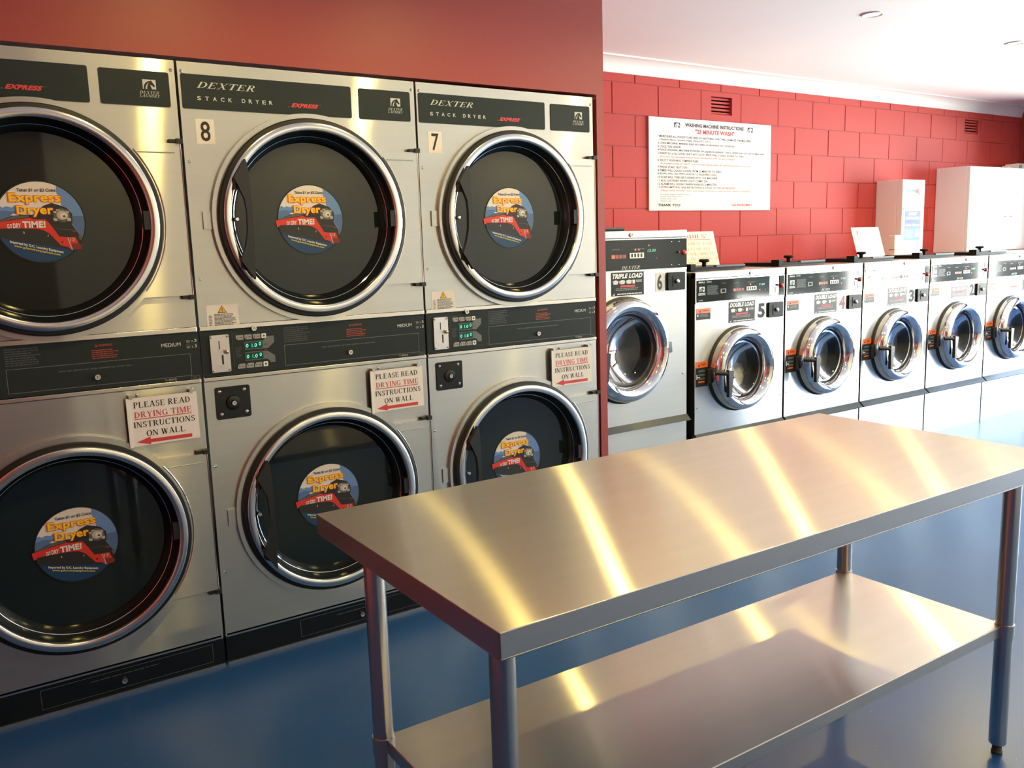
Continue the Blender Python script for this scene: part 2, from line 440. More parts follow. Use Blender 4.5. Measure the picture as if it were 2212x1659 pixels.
# painted block wall: every block a shallow bevelled face on a mortar backing
VENTS = ((3.975, 4.185, 2.205, 2.325), (7.22, 7.45, 2.222, 2.342))
mb = MB().plate_hole(rect(1.654, XR+.1, 0, ZC), [rect(*q) for q in VENTS], YB+.0035, YB+.12, 'mortar_paint', 'block_paint')
BW, BH, JV, JH = .401, .1985, .005, .003
zj = 2.356                                          # a bed joint measured on the wall
k = 0
z = zj - 12*BH
while z < ZC:
    row = round((z-zj)/BH)
    off = 3.075 if row % 2 else 3.075+BW/2-.005
    x = off - math.ceil((off-1.654)/BW)*BW
    while x < XR:
        xa, xb = max(x+JV/2, 1.655), min(x+BW-JV/2, XR); za, zb = max(z+JH/2, 0), min(z+BH-JH/2, ZC)
        if xb-xa > .02 and zb-za > .01:
            d = .0022; j = random.uniform(-.001, .001)
            y0 = YB+j
            hole = [q for q in VENTS if xa < q[0] and q[1] < xb and za < q[2] and q[3] < zb]
            if hole:
                mb.plate_hole(rect(xa, xb, za, zb), [rect(*hole[0])], y0, YB+.0036, 'block_paint'); x += BW; continue
            v = [(xa, YB+.005, za), (xb, YB+.005, za), (xb, YB+.005, zb), (xa, YB+.005, zb), (xa+d, y0, za+d), (xb-d, y0, za+d), (xb-d, y0, zb-d), (xa+d, y0, zb-d)]
            mb.add(v, [(4, 5, 6, 7), (0, 1, 5, 4), (1, 2, 6, 5), (2, 3, 7, 6), (3, 0, 4, 7)], 'block_paint')
        x += BW
    z += BH
struct('wall_back', mb)
# right wall is the shopfront: sill, head, piers and a big glazed opening
WY0, WY1, WZ0, WZ1 = -4.3, 1.0, .08, 2.32
mb = MB().box(XR, XR+.12, YF-.1, YB+.12, 0, WZ0, 'red_paint').box(XR, XR+.12, YF-.1, YB+.12, WZ1, ZC, 'red_paint')
mb.box(XR, XR+.12, YF-.1, WY0, WZ0, WZ1, 'red_paint').box(XR, XR+.12, WY1, YB+.12, WZ0, WZ1, 'red_paint')
struct('wall_right', mb)
fr = MB(); ys = [WY0, -2.97, -1.65, -.32, WY1]
for i, y in enumerate(ys): fr.box(XR+.03, XR+.08, max(y-.03, WY0), min(y+.03, WY1), WZ0, WZ1, 'window_frame')
fr.box(XR+.03, XR+.08, WY0, WY1, WZ0, WZ0+.06, 'window_frame').box(XR+.03, XR+.08, WY0, WY1, WZ1-.06, WZ1, 'window_frame')
win = struct('window_1', fr)
obj('pane', MB().add([(XR+.055, WY0, WZ0), (XR+.055, WY1, WZ0), (XR+.055, WY1, WZ1), (XR+.055, WY0, WZ1)], [(0, 1, 2, 3)], 'window_glass'), win)
po = bpy.data.lights.new('window_portal', 'AREA'); po.shape = 'RECTANGLE'; po.size = WZ1-WZ0; po.size_y = WY1-WY0; po.cycles.is_portal = True
pp = bpy.data.objects.new('window_portal', po); COL.objects.link(pp); pp.location = (XR+.13, (WY0+WY1)/2, (WZ0+WZ1)/2); pp.rotation_euler = (0, PI/2, 0)
# unseen dark blocks added outside to put dark patches into the panel reflections
mb = MB()
for ya, yb_ in ((-14.0, -8.2), (-6.1, -5.3), (-4.9, -3.4)): mb.box(16.0, 16.3, ya, yb_, 0, .85, 'reflection_dark')
struct('reflection_block', mb)
# cove cornice along the back wall
mb = MB(); prof = [(YB+.008, 2.408), (YB-.012, 2.408), (YB-.012, 2.418)]
for i in range(9):
    a = PI/2*i/8; prof.append((YB-.012-.078*(1-math.cos(a)), 2.418+.072*math.sin(a)))
prof += [(YB-.095, 2.490), (YB-.095, 2.501), (YB+.008, 2.501)]
n = len(prof)
v = [(x, p[0], p[1]) for x in (1.654, XR) for p in prof]
mb.add(v, [(i, (i+1) % n, n+(i+1) % n, n+i) for i in range(n)], 'cornice_white', True)
mb.add(v, [list(range(n))[::-1], list(range(n, 2*n))], 'cornice_white')
struct('trim_1', mb)
# boxed red service ledge behind the washers
struct('trim_2', MB().box(1.66, XR, 1.19, YB-.003, 0, 1.172, 'red_paint'))

# ------------------------------------------------------------------ downlights
def downlight(x, y, label):
    t = thing('downlight', label, 'ceiling light', (x, y, ZC), 0, 'ceiling downlights')
    rim = MB().lathez([(.036, .0), (.040, -.004), (.052, -.007), (.058, -.004), (.060, 0)], 0, 0, 'cornice_white', 40)
    obj('rim', rim, t)
    lens = MB(); c = circ(0, 0, .037, 32); lens.add([(p[0], p[1], -.0035) for p in c], [list(range(32))[::-1]], 'lamp_lens')
    obj('lens', lens, t)
    ld = bpy.data.lights.new('lamp', 'SPOT'); ld.energy = LAMP_WATTS; ld.color = LAMP_COLOR; ld.spot_size = math.radians(158); ld.spot_blend = .5; ld.shadow_soft_size = .038
    lo = bpy.data.objects.new('lamp', ld); COL.objects.link(lo); lo.parent = t; lo.location = (0, 0, -.012)
    return t
ROWS = [(.15, (2.16, 3.648, 5.133, 6.62)), (-1.0, (.19, 1.15, 2.42, 3.69, 4.95)), (-4.0, (.78, 2.25, 4.35, 6.3))]
for y, xs in ROWS:
    for x in xs:
        if y == .15 and abs(x-3.648) < .01: lab = 'lit round ceiling downlight, the one in full view above the washing machines'
        elif y == .15 and abs(x-5.133) < .01: lab = 'round ceiling downlight farther right, at the picture edge above the far washers'
        else: lab = 'warm round ceiling downlight out of view above the dryers and table'
        downlight(x, y, lab)

# ------------------------------------------------------------------ marks shared by the machines
def horse_logo(mb, x0, x1, z0, z1, y, light='silver_print', dark='panel_black', dy=.0003):
    w, h = x1-x0, z1-z0
    P = lambda pts: [(x0+a*w, z0+b*h) for a, b in pts]
    mb.flat(P([(0, 0), (1, 0), (1, 1), (0, 1)]), y, light)
    mb.flat(P([(.06, 0), (.10, .38), (.24, .66), (.44, .84), (.60, .86), (.64, .94), (.70, .84), (.80, .62), (.93, .38), (.88, .24), (.78, .28), (.72, .38), (.58, .46), (.60, .30), (.66, .12), (.68, 0)]), y-dy, dark)
    mb.flat(P([(.20, 0), (.24, .30), (.38, .58), (.50, .70), (.40, .50), (.33, .25), (.32, 0)]), y-2*dy, light)
def dashes(mb, x0, x1, z0, z1, rows, m, y, ragged=.35, seed=1, fill=.5):
    rd = random.Random(seed); h = (z1-z0)/rows
    for i in range(rows):
        zt = z1-i*h; x = x0; xe = x1-rd.uniform(0, ragged)*(x1-x0)
        while x < xe-.002:
            w = min(rd.uniform(.05, .16)*(x1-x0), xe-x)
            mb.flat(rect(x, x+w, zt-h*fill, zt), y, m); x += w+.018*(x1-x0)
def screw(mb, x, z, y, r=.005, m='chrome'):
    mb.lathe([(0.0001, -.0035), (r*.6, -.0032), (r, -.001), (r, .001)], x, z, m, 14, y)
    mb.flat(rect(x-r*.7, x+r*.7, z-r*.12, z+r*.12), y-.0037, 'ink')
def cam_lock(mb, x, z, y, r=.0085):
    mb.lathe([(0.0001, -.005), (r*.55, -.005), (r*.6, -.008), (r*.95, -.008), (r, -.006), (r, .001)], x, z, 'steel_lip', 24, y)
    mb.flat(rect(x-r*.1, x+r*.1, z-r*.4, z+r*.4), y-.0054, 'ink')

# ------------------------------------------------------------------ round train sticker (2-D art, clipped to its disc)
def sticker(cx, cz, r, y):
    mb = MB(); d = .00035
    C = lambda u, v: (cx+(u-802)/623*r, cz-(v-862)/697*r)
    disc = circ(cx, cz, r, 64)
    def art(pts, m, lay, clip=True, grow=1.0):
        p = [C(*a) for a in pts]
        if area2(p) < 0: p = p[::-1]
        if clip: p = clip_convex(p, disc if grow == 1.0 else circ(cx, cz, r*grow, 64))
        if len(p) > 2: mb.flat(p, y-d*lay, m)
    mb.flat(circ(cx, cz, r*1.03, 64), y, 'ink')
    mb.flat(disc, y-d, 'sky_white')
    art([(1085, 100), (1060, 330), (1115, 545), (1100, 760), (1250, 1000), (1250, 1300), (1600, 1300), (1600, 100)], 'sky_blue', 2)
    art([(1115, 760), (1240, 880), (1390, 1200), (1600, 1300), (1600, 760)], 'mountain', 2.4)
    art([(90, 620), (150, 608), (210, 612), (255, 578), (300, 612), (350, 588), (420, 608), (470, 580), (540, 600), (540, 900), (90, 900)], 'sky_blue', 2)
    art([(90, 690), (200, 690), (300, 660), (420, 680), (540, 650), (540, 900), (90, 900)], 'mountain', 2.4)
    art([(395, 742), (430, 715), (490, 720), (520, 760)], 'sky_white', 2.8)
    art([(60, 1000), (150, 985), (1400, 1170), (1400, 1700), (60, 1700)], 'deep_blue', 2)
    art([(160, 860), (300, 800), (420, 750), (560, 735), (700, 735), (860, 580), (980, 530), (1090, 572), (1180, 612), (1235, 690), (1258, 720), (1250, 880), (1235, 900), (1290, 1010), (1330, 1085), (1385, 1180), (1340, 1240), (1300, 1330), (1100, 1330), (700, 1240), (330, 1150), (200, 1110), (150, 1010)], 'engine_black', 3, True, 1.02)
    art([(180, 850), (330, 800), (440, 752), (640, 748), (640, 775), (420, 812), (250, 850)], 'engine_grey', 4)
    art([(990, 690), (1040, 640), (1110, 620), (1190, 650), (1225, 720), (1240, 850), (1190, 850), (1130, 870), (1050, 850), (990, 850)], 'engine_grey', 4)
    art(circ(1115, 745, 82, 20), 'engine_light', 5); art(circ(1132, 752, 48, 16), 'sky_white', 5.6); art(circ(1140, 765, 22, 12), 'engine_grey', 6.2)
    for a, b, w, h in ((1015, 690, 26, 18), (1010, 820, 30, 26), (1205, 820, 30, 34), (1060, 655, 30, 14), (1195, 690, 22, 22)):
        art([(a-w, b-h), (a+w, b-h*.6), (a+w*.7, b+h), (a-w*.8, b+h*.7)], 'engine_light', 5)
    art([(1010, 978), (1250, 1000), (1252, 1008), (1010, 986)], 'engine_grey', 4)
    art([(1230, 1008), (1285, 1012), (1290, 1040), (1240, 1040)], 'maroon', 4); art([(1310, 1110), (1350, 1090), (1385, 1180), (1330, 1185)], 'engine_grey', 4)
    art([(128, 885), (140, 870), (380, 832), (650, 785), (700, 812), (870, 818), (905, 860), (960, 960), (1040, 1120), (1150, 1132), (1272, 1132), (1305, 1240), (1350, 1290), (1330, 1345), (1205, 1360), (1150, 1305), (1050, 1275), (980, 1170), (905, 1062), (820, 1000), (740, 980), (480, 962), (205, 968), (178, 1000), (150, 1012)], 'red_bright', 4, False)
    art([(1195, 1240), (1302, 1242), (1352, 1292), (1330, 1342), (1212, 1356)], 'maroon', 5, False)
    art([(1150, 1140), (1165, 1140), (1215, 1355), (1198, 1358)], 'engine_light', 5.4, False); art(circ(1075, 1215, 15, 10), 'ink', 5, False)
    art([(540, 1020), (556, 1020), (560, 1058), (546, 1058)], 'engine_light', 5); art([(880, 1085), (892, 1085), (884, 1120), (872, 1120)], 'engine_light', 5)
    def tx(s, u0, u1, v0, v1, m, lay, **k):
        a = C(u0, v1); b_ = C(u1, v0); mb.text(s, a[0], b_[0], a[1], b_[1], y-d*lay, m, **k)
    tx('Takes $1 or $2 Coins', 515, 1055, 283, 345, 'ink', 5, shear=.1, bold=.02)
    tx('Express', 384, 1122, 352, 568, 'orange', 6, bold=.065); tx('Express', 397, 1110, 364, 556, 'yellow', 7, bold=.02)
    tx('Dryer', 474, 1000, 566, 778, 'orange', 6, bold=.065); tx('Dryer', 488, 988, 578, 766, 'yellow', 7, bold=.02)
    tx('CUT', 330, 398, 893, 965, 'paper', 6, bold=.04); tx('DRY', 412, 520, 878, 965, 'paper', 6, bold=.04)
    tx('TIME!', 540, 862, 842, 962, 'paper', 6, bold=.05)
    sl = -r/697*.285/(r/623)
    a = C(345, 1222); b_ = C(1075, 1165); mb.text('Imported by G.C. Laundry Equipment', a[0], b_[0], a[1], b_[1], y-d*5, 'white', bold=.03, slope=sl)
    a = C(395, 1288); b_ = C(1025, 1240); mb.text('www.gclaundryequipment.com', a[0], b_[0], a[1], b_[1], y-d*5, 'yellow_dim', bold=.03, slope=sl)
    tx('13', 1185, 1255, 1150, 1205, 'engine_light', 6, bold=.03)
    return mb

# ------------------------------------------------------------------ stack dryer (local origin: front left foot)
DW, DH = .795, 1.914
DCX, UPZ, LOZ = .40, 1.447, .497
def dryer_door(parent, cz):
    d = MB()
    R = .335; dz = .226; a = math.asin(dz/R)
    outer = [(.787, cz-dz), (.787, cz+dz)] + [(DCX+R*math.cos(t), cz+R*math.sin(t)) for t in [a+(2*PI-2*a)*i/72 for i in range(73)]]
    d.plate_hole(outer, [circ(DCX, cz, .300, 72)], -.016, -.001, 'steel_front', 'steel_plain')
    # latch tab pressed into the panel on the left and the raised arch beside the hinge
    d.prism([(.040, cz-.028), (.068, cz-.028), (.075, cz-.05), (.085, cz-.05), (.085, cz+.05), (.074, cz+.05), (.068, cz+.026), (.040, cz+.026)], -.006, -.001, 'steel_front', 'steel_plain')
    arch = [(DCX+.327*math.cos(t), -.0175, cz+.327*math.sin(t)) for t in [math.radians(-39+78*i/24) for i in range(25)]]
    d.tube(arch, .0022, 'steel_lip', 6)
    d.tube([(.665, -.0165, cz+.198), (.770, -.0165, cz+.198)], .0015, 'steel_plain', 6)
    d.tube([(.7875, -.016, cz-dz), (.7875, -.016, cz+dz)], .0022, 'steel_lip', 6)
    door = obj('door', d, parent)
    g = MB().lathe([(.290, .028), (.319, -.012), (.3195, -.026), (.316, -.031), (.300, -.033)], DCX, cz, 'rubber', 96)
    obj('gasket', g, door)
    r = MB().lathe([(.3065, -.028), (.306, -.036), (.3045, -.039), (.302, -.0402), (.292, -.0412), (.284, -.0402), (.2815, -.0385), (.280, -.035), (.2795, -.028)], DCX, cz, 'satin_ring', 120)
    obj('door_ring', r, door)
    w = MB().lathe([(.2805, -.034), (.279, -.020), (.262, .004), (.250, .024), (.248, .031)], DCX, cz, 'black_gloss', 96)
    w.lathe([(.266, -.0005), (.2655, -.003), (.264, -.002)], DCX, cz, 'chrome', 96)
    for ang in (0.03, PI):                                        # clips holding the glass
        c = circ(0, 0, 1, 4)
        w.box(DCX+.272*math.cos(ang)-.010, DCX+.272*math.cos(ang)+.010, -.036, -.012, cz-.027, cz+.027, 'black_satin') if ang < 1 else None
    obj('glass_surround', w, door)
    gl = MB().lathe([(.2485, .030), (.12, .030), (.0001, .030)], DCX, cz, 'dryer_glass', 96)
    gl.v = [v for v in gl.v]
    obj('door_glass', gl, door)
    st = sticker(DCX, cz, .112, .0285); obj('sticker', st, door)
    h = MB()
    hp = [(.164, .183), (.170, .160), (.175, .06), (.173, -.11), (.170, -.187), (.130, -.127), (.146, -.084), (.156, -.04), (.158, .02), (.154, .061), (.134, .107), (.125, .126)]
    h.prism([(x, cz+q) for x, q in hp], -.068, -.052, 'black_satin')
    h.prism([(.128, cz+.09), (.172, cz+.09), (.172, cz+.15), (.135, cz+.14)], -.054, -.040, 'black_satin').prism([(.135, cz-.15), (.172, cz-.17), (.172, cz-.10), (.132, cz-.12)], -.054, -.040, 'black_satin')
    obj('handle', h, door, bevel=.003)
    s = MB(); s.lathe([(.0001, -.008), (.005, -.008), (.007, -.004), (.007, .03)], .134, cz+.001, 'chrome', 16, -.035)
    obj('latch_pin', s, door)
    for sgn in (1, -1):
        hg = MB(); z = cz+sgn*(dz+.006)
        hg.box(.756, .792, -.020, .004, z-.005, z+.005, 'black_satin').box(.776, .795, -.024, -.002, z-.007, z+.007, 'black_satin')
        obj('hinge', hg, door)
    return door

def make_dryer(label):
    t = thing('stack_dryer', label, 'tumble dryer', (0, 0, 0), 0, 'stack dryers along the red wall')
    body = MB()
    body.box(.004, DW-.004, .075, 1.10, .02, 1.908, 'dark_body')
    body.box(.002, .006, .004, .08, .02, 1.91, 'steel_plain').box(DW-.006, DW-.002, .004, .08, .02, 1.91, 'steel_plain').box(.004, DW-.004, .004, .08, 1.905, 1.912, 'steel_plain')
    obj('cabinet', body, t)
    up = MB()
    up.plate_hole(rect(.0015, DW-.0015, 1.1225, DH), [circ(DCX, UPZ, .302, 72)], 0, .006, 'steel_front', 'steel_plain')
    for x, z in ((.013, 1.886), (.783, 1.886), (.015, 1.623), (.017, 1.268)): screw(up, x, z, 0)
    up = obj('upper_front_panel', up, t)
    p = MB(); p.prism(rrect(.009, .555, 1.778, 1.879, .006), -.003, .0, 'panel_black')
    y = -.0034
    p.text('DEXTER', .053, .232, 1.840, 1.858, y, 'silver_print', shear=.35, serif=True)
    for i, ch in enumerate('STACK'): p.text(ch, .053+i*.0234, .0645+i*.0234, 1.804, 1.816, y, 'silver_print', bold=.02)
    for i, ch in enumerate('DRYER'): p.text(ch, .188+i*.0216, .1990+i*.0216, 1.804, 1.816, y, 'silver_print', bold=.02)
    p.text('EXPRESS', .346, .438, 1.801, 1.814, y, 'red_ink', shear=.4, bold=.05); p.flat([(.335, 1.801), (.342, 1.801), (.340, 1.804)], y, 'grey_print')
    p.text('TM', .440, .447, 1.811, 1.814, y, 'grey_print')
    obj('name_panel', p, up)
    p = MB(); p.prism(rrect(.583, .775, 1.778, 1.877, .006), -.003, 0, 'panel_black')
    horse_logo(p, .700, .737, 1.826, 1.853, y)
    p.text('DEXTER', .690, .744, 1.8125, 1.8205, y, 'silver_print', shear=.3, serif=True); p.text('LAUNDRY', .689, .747, 1.803, 1.811, y, 'silver_print', shear=.3, serif=True)
    obj('logo_panel', p, up)
    dryer_door(t, UPZ)
    # control band
    c = MB(); c.prism(rect(.0015, DW-.0015, .960, 1.106), .001, .012, 'panel_black')
    y = .0006
    c.flat(rect(.1000, .1012, .978, 1.090), y, 'dim_print'); c.flat(rect(.100, .130, 1.0888, 1.0900), y, 'dim_print'); c.flat(rect(.195, .240, .974, .975), y, 'dim_print')
    for zt, fl in ((1.085, False), (.993, True)):
        for k in range(3):
            x0 = .112+.0275*k; x1 = x0+.024; z0, z1 = zt-.0155, zt
            pts = [(x0+.006, z1), (x0, z1-.006), (x0, z0), (x1, z0), (x1, z1)] if fl else [(x0, z1), (x1, z1), (x1, z0), (x0+.006, z0), (x0, z0+.006)]
            c.flat(pts, y, 'button_grey'); c.flat(rect(x0+.004, x0+.007, zt-.010, zt-.006), y-.0003, 'maroon'); c.flat(rect(x0+.013, x0+.020, zt-.009, zt-.007), y-.0003, 'panel_black')
        c.flat(rrect(.195, .2105, zt-.0155, zt, .002, 2), y, 'white'); m_ = zt-.0078
        c.flat([(.2027-.0045, m_), (.2027, m_-.0045), (.2027+.0045, m_), (.2027, m_+.0045)], y-.0003, 'green_print')
    c.flat([(.199, 1.0615), (.212, 1.0745), (.2355, 1.0755), (.2355, 1.054), (.214, 1.036), (.199, 1.036)], y, 'grey_print')
    c.flat([(.199, 1.028), (.212, 1.027), (.2355, 1.010), (.2355, .9885), (.2205, .9885), (.211, 1.0005), (.199, 1.0025)], y, 'grey_print')
    c.flat(rect(.202, .212, 1.050, 1.051), y-.0003, 'panel_black'); c.flat(rect(.202, .214, 1.047, 1.048), y-.0003, 'panel_black'); c.flat(rect(.202, .214, 1.018, 1.019), y-.0003, 'panel_black')
    for z0, z1 in ((1.037, 1.061), (1.002, 1.0275)):
        c.flat(rect(.1385, .1985, z0-.001, z1+.001), y-.0002, 'grey_print'); c.flat(rect(.1405, .1965, z0+.001, z1-.001), y-.0005, 'led_face')
        zc = z0+.0065
        for ch, x in (('0', .1425), ('1', .1610), ('0', .1700)):
            w = .0075 if ch == '0' else .002
            c.text(ch, x, x+w, zc, zc+.0115, y-.0008, 'led_green', shear=.08, bold=.01)
        c.text('0', .1845, .1915, zc+.0035, zc+.0145, y-.0008, 'led_green', shear=.08); c.flat(rect(.1660, .1672, zc, zc+.0015), y-.0008, 'led_green')
    dashes(c, .108, .130, 1.012, 1.046, 8, 'dim_print', y, seed=3); c.flat(rect(.200, .212, 1.031, 1.0335), y, 'maroon')
    dashes(c, .269, .361, 1.046, 1.098, 8, 'dim_print', y, seed=4)
    dashes(c, .490, .564, 1.047, 1.076, 5, 'orange_dim', y, seed=5); c.text('WARNING', .510, .548, 1.085, 1.092, y, 'orange_dim', bold=.04); c.flat([(.500, 1.085), (.509, 1.085), (.5045, 1.0925)], y, 'orange_dim')
    c.text('MEDIUM', .685, .742, 1.0665, 1.078, y, 'silver_print', bold=.01)
    for z in (1.0755, 1.058):
        c.flat([(.758, z+.007), (.7705, z+.007), (.769, z-.001), (.7595, z-.001)], y, 'grey_print'); c.text('x', .7745, .779, z, z+.0055, y, 'silver_print'); c.text('3', .783, .790, z, z+.0095, y, 'silver_print', bold=.02)
    c.flat(rect(.757, .791, 1.0695, 1.0702), y, 'grey_print')
    for q in (rect(.268, .768, 1.0395, 1.0410), rect(.268, .768, .9715, .973), rect(.268, .2695, .973, 1.0395), rect(.7665, .768, .973, 1.0395)): c.flat(q, y, 'grey_print')
    dashes(c, .399, .595, 1.020, 1.024, 1, 'dim_print', y, 0, 9, 1); c.text('T-30X2', .686, .721, .9625, .9685, y, 'silver_print')
    c.flat(rect(.764, .791, .9615, .9705), y, 'grey_print'); c.flat(rect(.765, .790, .9625, .9695), y-.0003, 'panel_black'); c.text('UL', .772, .783, .964, .9685, y-.0006, 'grey_print')
    cp = obj('control_panel', c, t)
    lip = MB(); lip.box(.0015, DW-.0015, -.003, .012, 1.107, 1.1215, 'steel_lip').box(.0015, DW-.0015, -.003, .012, .9465, .9585, 'steel_lip')
    obj('trim_strip', lip, cp, bevel=.0015)
    k = MB(); k.prism(rrect(.029, .089, .973, 1.091, .004), -.004, .001, 'coin_plate')
    k.flat(rect(.0555, .0585, 1.046, 1.072), -.0045, 'ink'); k.flat(rect(.062, .0675, .997, 1.027), -.0045, 'ink')
    k.box(.045, .070, -.008, -.004, .9945, .9965, 'steel_lip')
    for x in (.034, .084):
        for z in (.979, 1.085): screw(k, x, z, -.004, .004)
    cs = obj('coin_slot', k, cp)
    bt = MB().lathe([(.0001, -.014), (.005, -.013), (.007, -.009), (.007, 0)], .078, 1.037, 'brass', 18, -.004); obj('return_button', bt, cs)
    lk = MB(); cam_lock(lk, .170, 1.104, -.002); obj('lock', lk, cp); lk = MB(); cam_lock(lk, .499, .996, .001); obj('lock', lk, cp)
    # lower half
    lo = MB(); lo.plate_hole(rect(.0015, DW-.0015, .1065, .945), [circ(DCX, LOZ, .302, 72)], 0, .006, 'steel_front', 'steel_plain')
    for x, z in ((.015, .672), (.017, .318)): screw(lo, x, z, 0)
    screw(lo, .600, .930, 0); screw(lo, .762, .930, 0)
    lo.box(.002, DW-.002, -.002, .006, .096, .1015, 'steel_lip')
    lo = obj('lower_front_panel', lo, t)
    p = MB(); p.prism(rrect(.032, .142, .821, .925, .007), -.005, 0, 'black_gloss')
    for x, z in ((.045, .911), (.124, .911), (.047, .838), (.127, .838)): screw(p, x, z, -.005, .0055)
    p.lathe([(.024, 0), (.022, -.006), (.012, -.008), (.009, -.008)], .086, .872, 'black_gloss', 24, -.005); cam_lock(p, .086, .872, -.011, .0075)
    obj('coin_box_door', p, lo)
    dryer_door(t, LOZ)
    kp = MB(); kp.prism(rect(.0015, DW-.0015, .010, .0945), .002, .02, 'kick_black')
    y = .0016
    for q in (rect(.256, .757, .0825, .0835), rect(.256, .757, .0225, .0235), rect(.256, .257, .0235, .0825), rect(.756, .757, .0235, .0825)): kp.flat(q, y, 'grey_print')
    dashes(kp, .39, .59, .066, .069, 1, 'dim_print', y, 0, 5, 1)
    kp.box(.0015, DW-.0015, -.002, .02, .0, .009, 'steel_plain')
    kp = obj('kick_panel', kp, t); lk = MB(); cam_lock(lk, .485, .045, .001, .009); obj('lock', lk, kp)
    # warning sticker
    w = MB(); w.flat(rect(.027, .127, 1.116, 1.186), -.0006, 'paper'); w.flat([(.062, 1.160), (.090, 1.160), (.076, 1.184)], -.001, 'ink'); w.flat([(.0645, 1.1615), (.0875, 1.1615), (.076, 1.1815)], -.0014, 'warn_yellow'); w.flat(rect(.0752, .0768, 1.166, 1.176), -.0018, 'ink'); w.flat(rect(.0752, .0768, 1.163, 1.1645), -.0018, 'ink')
    dashes(w, .050, .118, 1.120, 1.157, 9, 'grey_print', -.001, .2, 11, .6); dashes(w, .033, .045, 1.120, 1.153, 7, 'grey_print', -.001, .2, 12, .5)
    obj('warning_label', w, up)
    return t

def number_plate(parent, digit, x0=.042, x1=.098):
    m = MB(); m.flat(rect(x0, x1, 1.676, 1.750), -.0006, 'paper'); w = x1-x0
    m.text(digit, x0+w*.24, x0+w*.76, 1.684, 1.743, -.001, 'ink', bold=.012)
    return obj('number_plate', m, parent)
d8 = make_dryer('steel stack dryer with number 8 plate, in the middle of the three')
d7 = copy_tree(d8); d7['label'] = 'steel stack dryer with number 7 plate, next to the red post'
d9 = copy_tree(d8); d9['label'] = 'steel stack dryer at the left picture edge, its left side cut off'
for d, x, n in ((d9, -.7975, '9'), (d8, .0025, '8'), (d7, .8025, '7')):
    d.location = (x, 0, 0)
    number_plate([c for c in d.children if c.name.startswith('upper_front_panel')][0], n)

# taped paper notices, one on each dryer
def paper_notice(x, label, seed):
    m = MB(); y = -.0195; x0, x1, z0, z1 = x+.573, x+.777, .776, .924
    m.prism([(x0, z0), (x1, z0+.002), (x1, z1), (x0, z1)], y, y+.0012, 'paper')
    # plastic sleeve edge on the left
    m.box(x0-.002, x0+.008, y-.001, y+.004, z0-.002, z1, 'white')
    yy = y-.0004
    m.text('PLEASE READ', x0+.018, x1-.022, .893, .911, yy, 'ink', serif=True)
    m.text('DRYING TIME', x0+.018, x1-.020, .863, .881, yy, 'red_ink', serif=True); m.flat(rect(x0+.018, x1-.020, .8575, .860), yy, 'red_ink')
    m.text('INSTRUCTIONS', x0+.014, x1-.012, .833, .851, yy, 'ink', serif=True)
    m.text('ON WALL', x0+.048, x1-.044, .804, .822, yy, 'ink', serif=True)
    m.flat([(x0+.018, .789), (x0+.058, .802), (x0+.058, .7945), (x1-.024, .7945), (x1-.024, .7835), (x0+.058, .7835), (x0+.058, .7775)], yy, 'red_ink')
    for xx in (x0+.012, x1-.016): m.box(xx-.005, xx+.005, y-.002, -.0006, z1-.002, z1+.008, 'steel_plain')
    o = obj('paper_notice', m); tag(o, label, 'notice', 'paper notices on the dryers'); return o
paper_notice(-.803, 'paper notice PLEASE READ DRYING TIME INSTRUCTIONS on the leftmost dryer', 1)
paper_notice(-.0085, 'paper notice PLEASE READ DRYING TIME INSTRUCTIONS on dryer number 8', 2)
paper_notice(.779, 'paper notice PLEASE READ DRYING TIME INSTRUCTIONS on dryer number 7', 3)

# ------------------------------------------------------------------ washing machines
WY = .44
def washer_door(t, cx, cz, R, k=1.0, handle=True):
    d = MB()
    d.lathe([(R*1.02, .0), (R*1.02, -.008), (R*.985, -.014), (R*.985, -.002)], cx, cz, 'rubber', 72)
    d.lathe([(R*.985, -.010), (R*.975, -.045), (R*.95, -.062), (R*.90, -.075), (R*.84, -.080), (R*.78, -.074), (R*.73, -.060), (R*.695, -.040), (R*.685, -.020)], cx, cz, 'chrome', 96)
    door = obj('door', d, t)
    s = MB(); s.lathe([(R*.69, -.036), (R*.66, -.026), (R*.635, -.006), (R*.62, .03), (R*.62, .06)], cx, cz, 'rubber', 72)
    obj('gasket', s, door)
    g = MB(); g.lathe([(R*.68, -.026), (R*.62, -.024), (R*.53, .000), (R*.36, .026), (R*.18, .038), (.0001, .041)], cx, cz, 'washer_glass', 72)
    obj('door_glass', g, door)
    hz = cz
    if handle:
        h = MB(); hx = cx-R*.93
        h.tube([(hx-R*.16, -.066, hz+.004), (hx, -.098, hz+.002), (hx+R*.14, -.104, hz-.004)], .012, 'black_satin', 10)
        h.prism([(hx+R*.07, hz+.018), (hx+R*.24, hz+.012), (hx+R*.20, hz-.06), (hx+R*.17, hz-.128), (hx+R*.09, hz-.128), (hx+R*.08, hz-.05)], -.115, -.095, 'black_satin')
        obj('handle', h, door, bevel=.003)
    hb = MB(); hb.box(cx+R*.93, cx+R*1.05, -.06, -.002, cz-.03, cz+.03, 'chrome'); obj('hinge', hb, door, bevel=.004)
    return door
def washer_drum(t, cx, cz, r):
    m = MB(); m.lathe([(r*.80, .062), (r, .075), (r, .44), (.0001, .45)], cx, cz, 'drum_steel', 48)
    for k in range(3):
        a = 2*PI*k/3+.5; 
        m.tube([(cx+(r-.02)*math.cos(a), .10, cz+(r-.02)*math.sin(a)), (cx+(r-.02)*math.cos(a), .43, cz+(r-.02)*math.sin(a))], .025, 'drum_steel', 10)
    obj('drum', m, t)
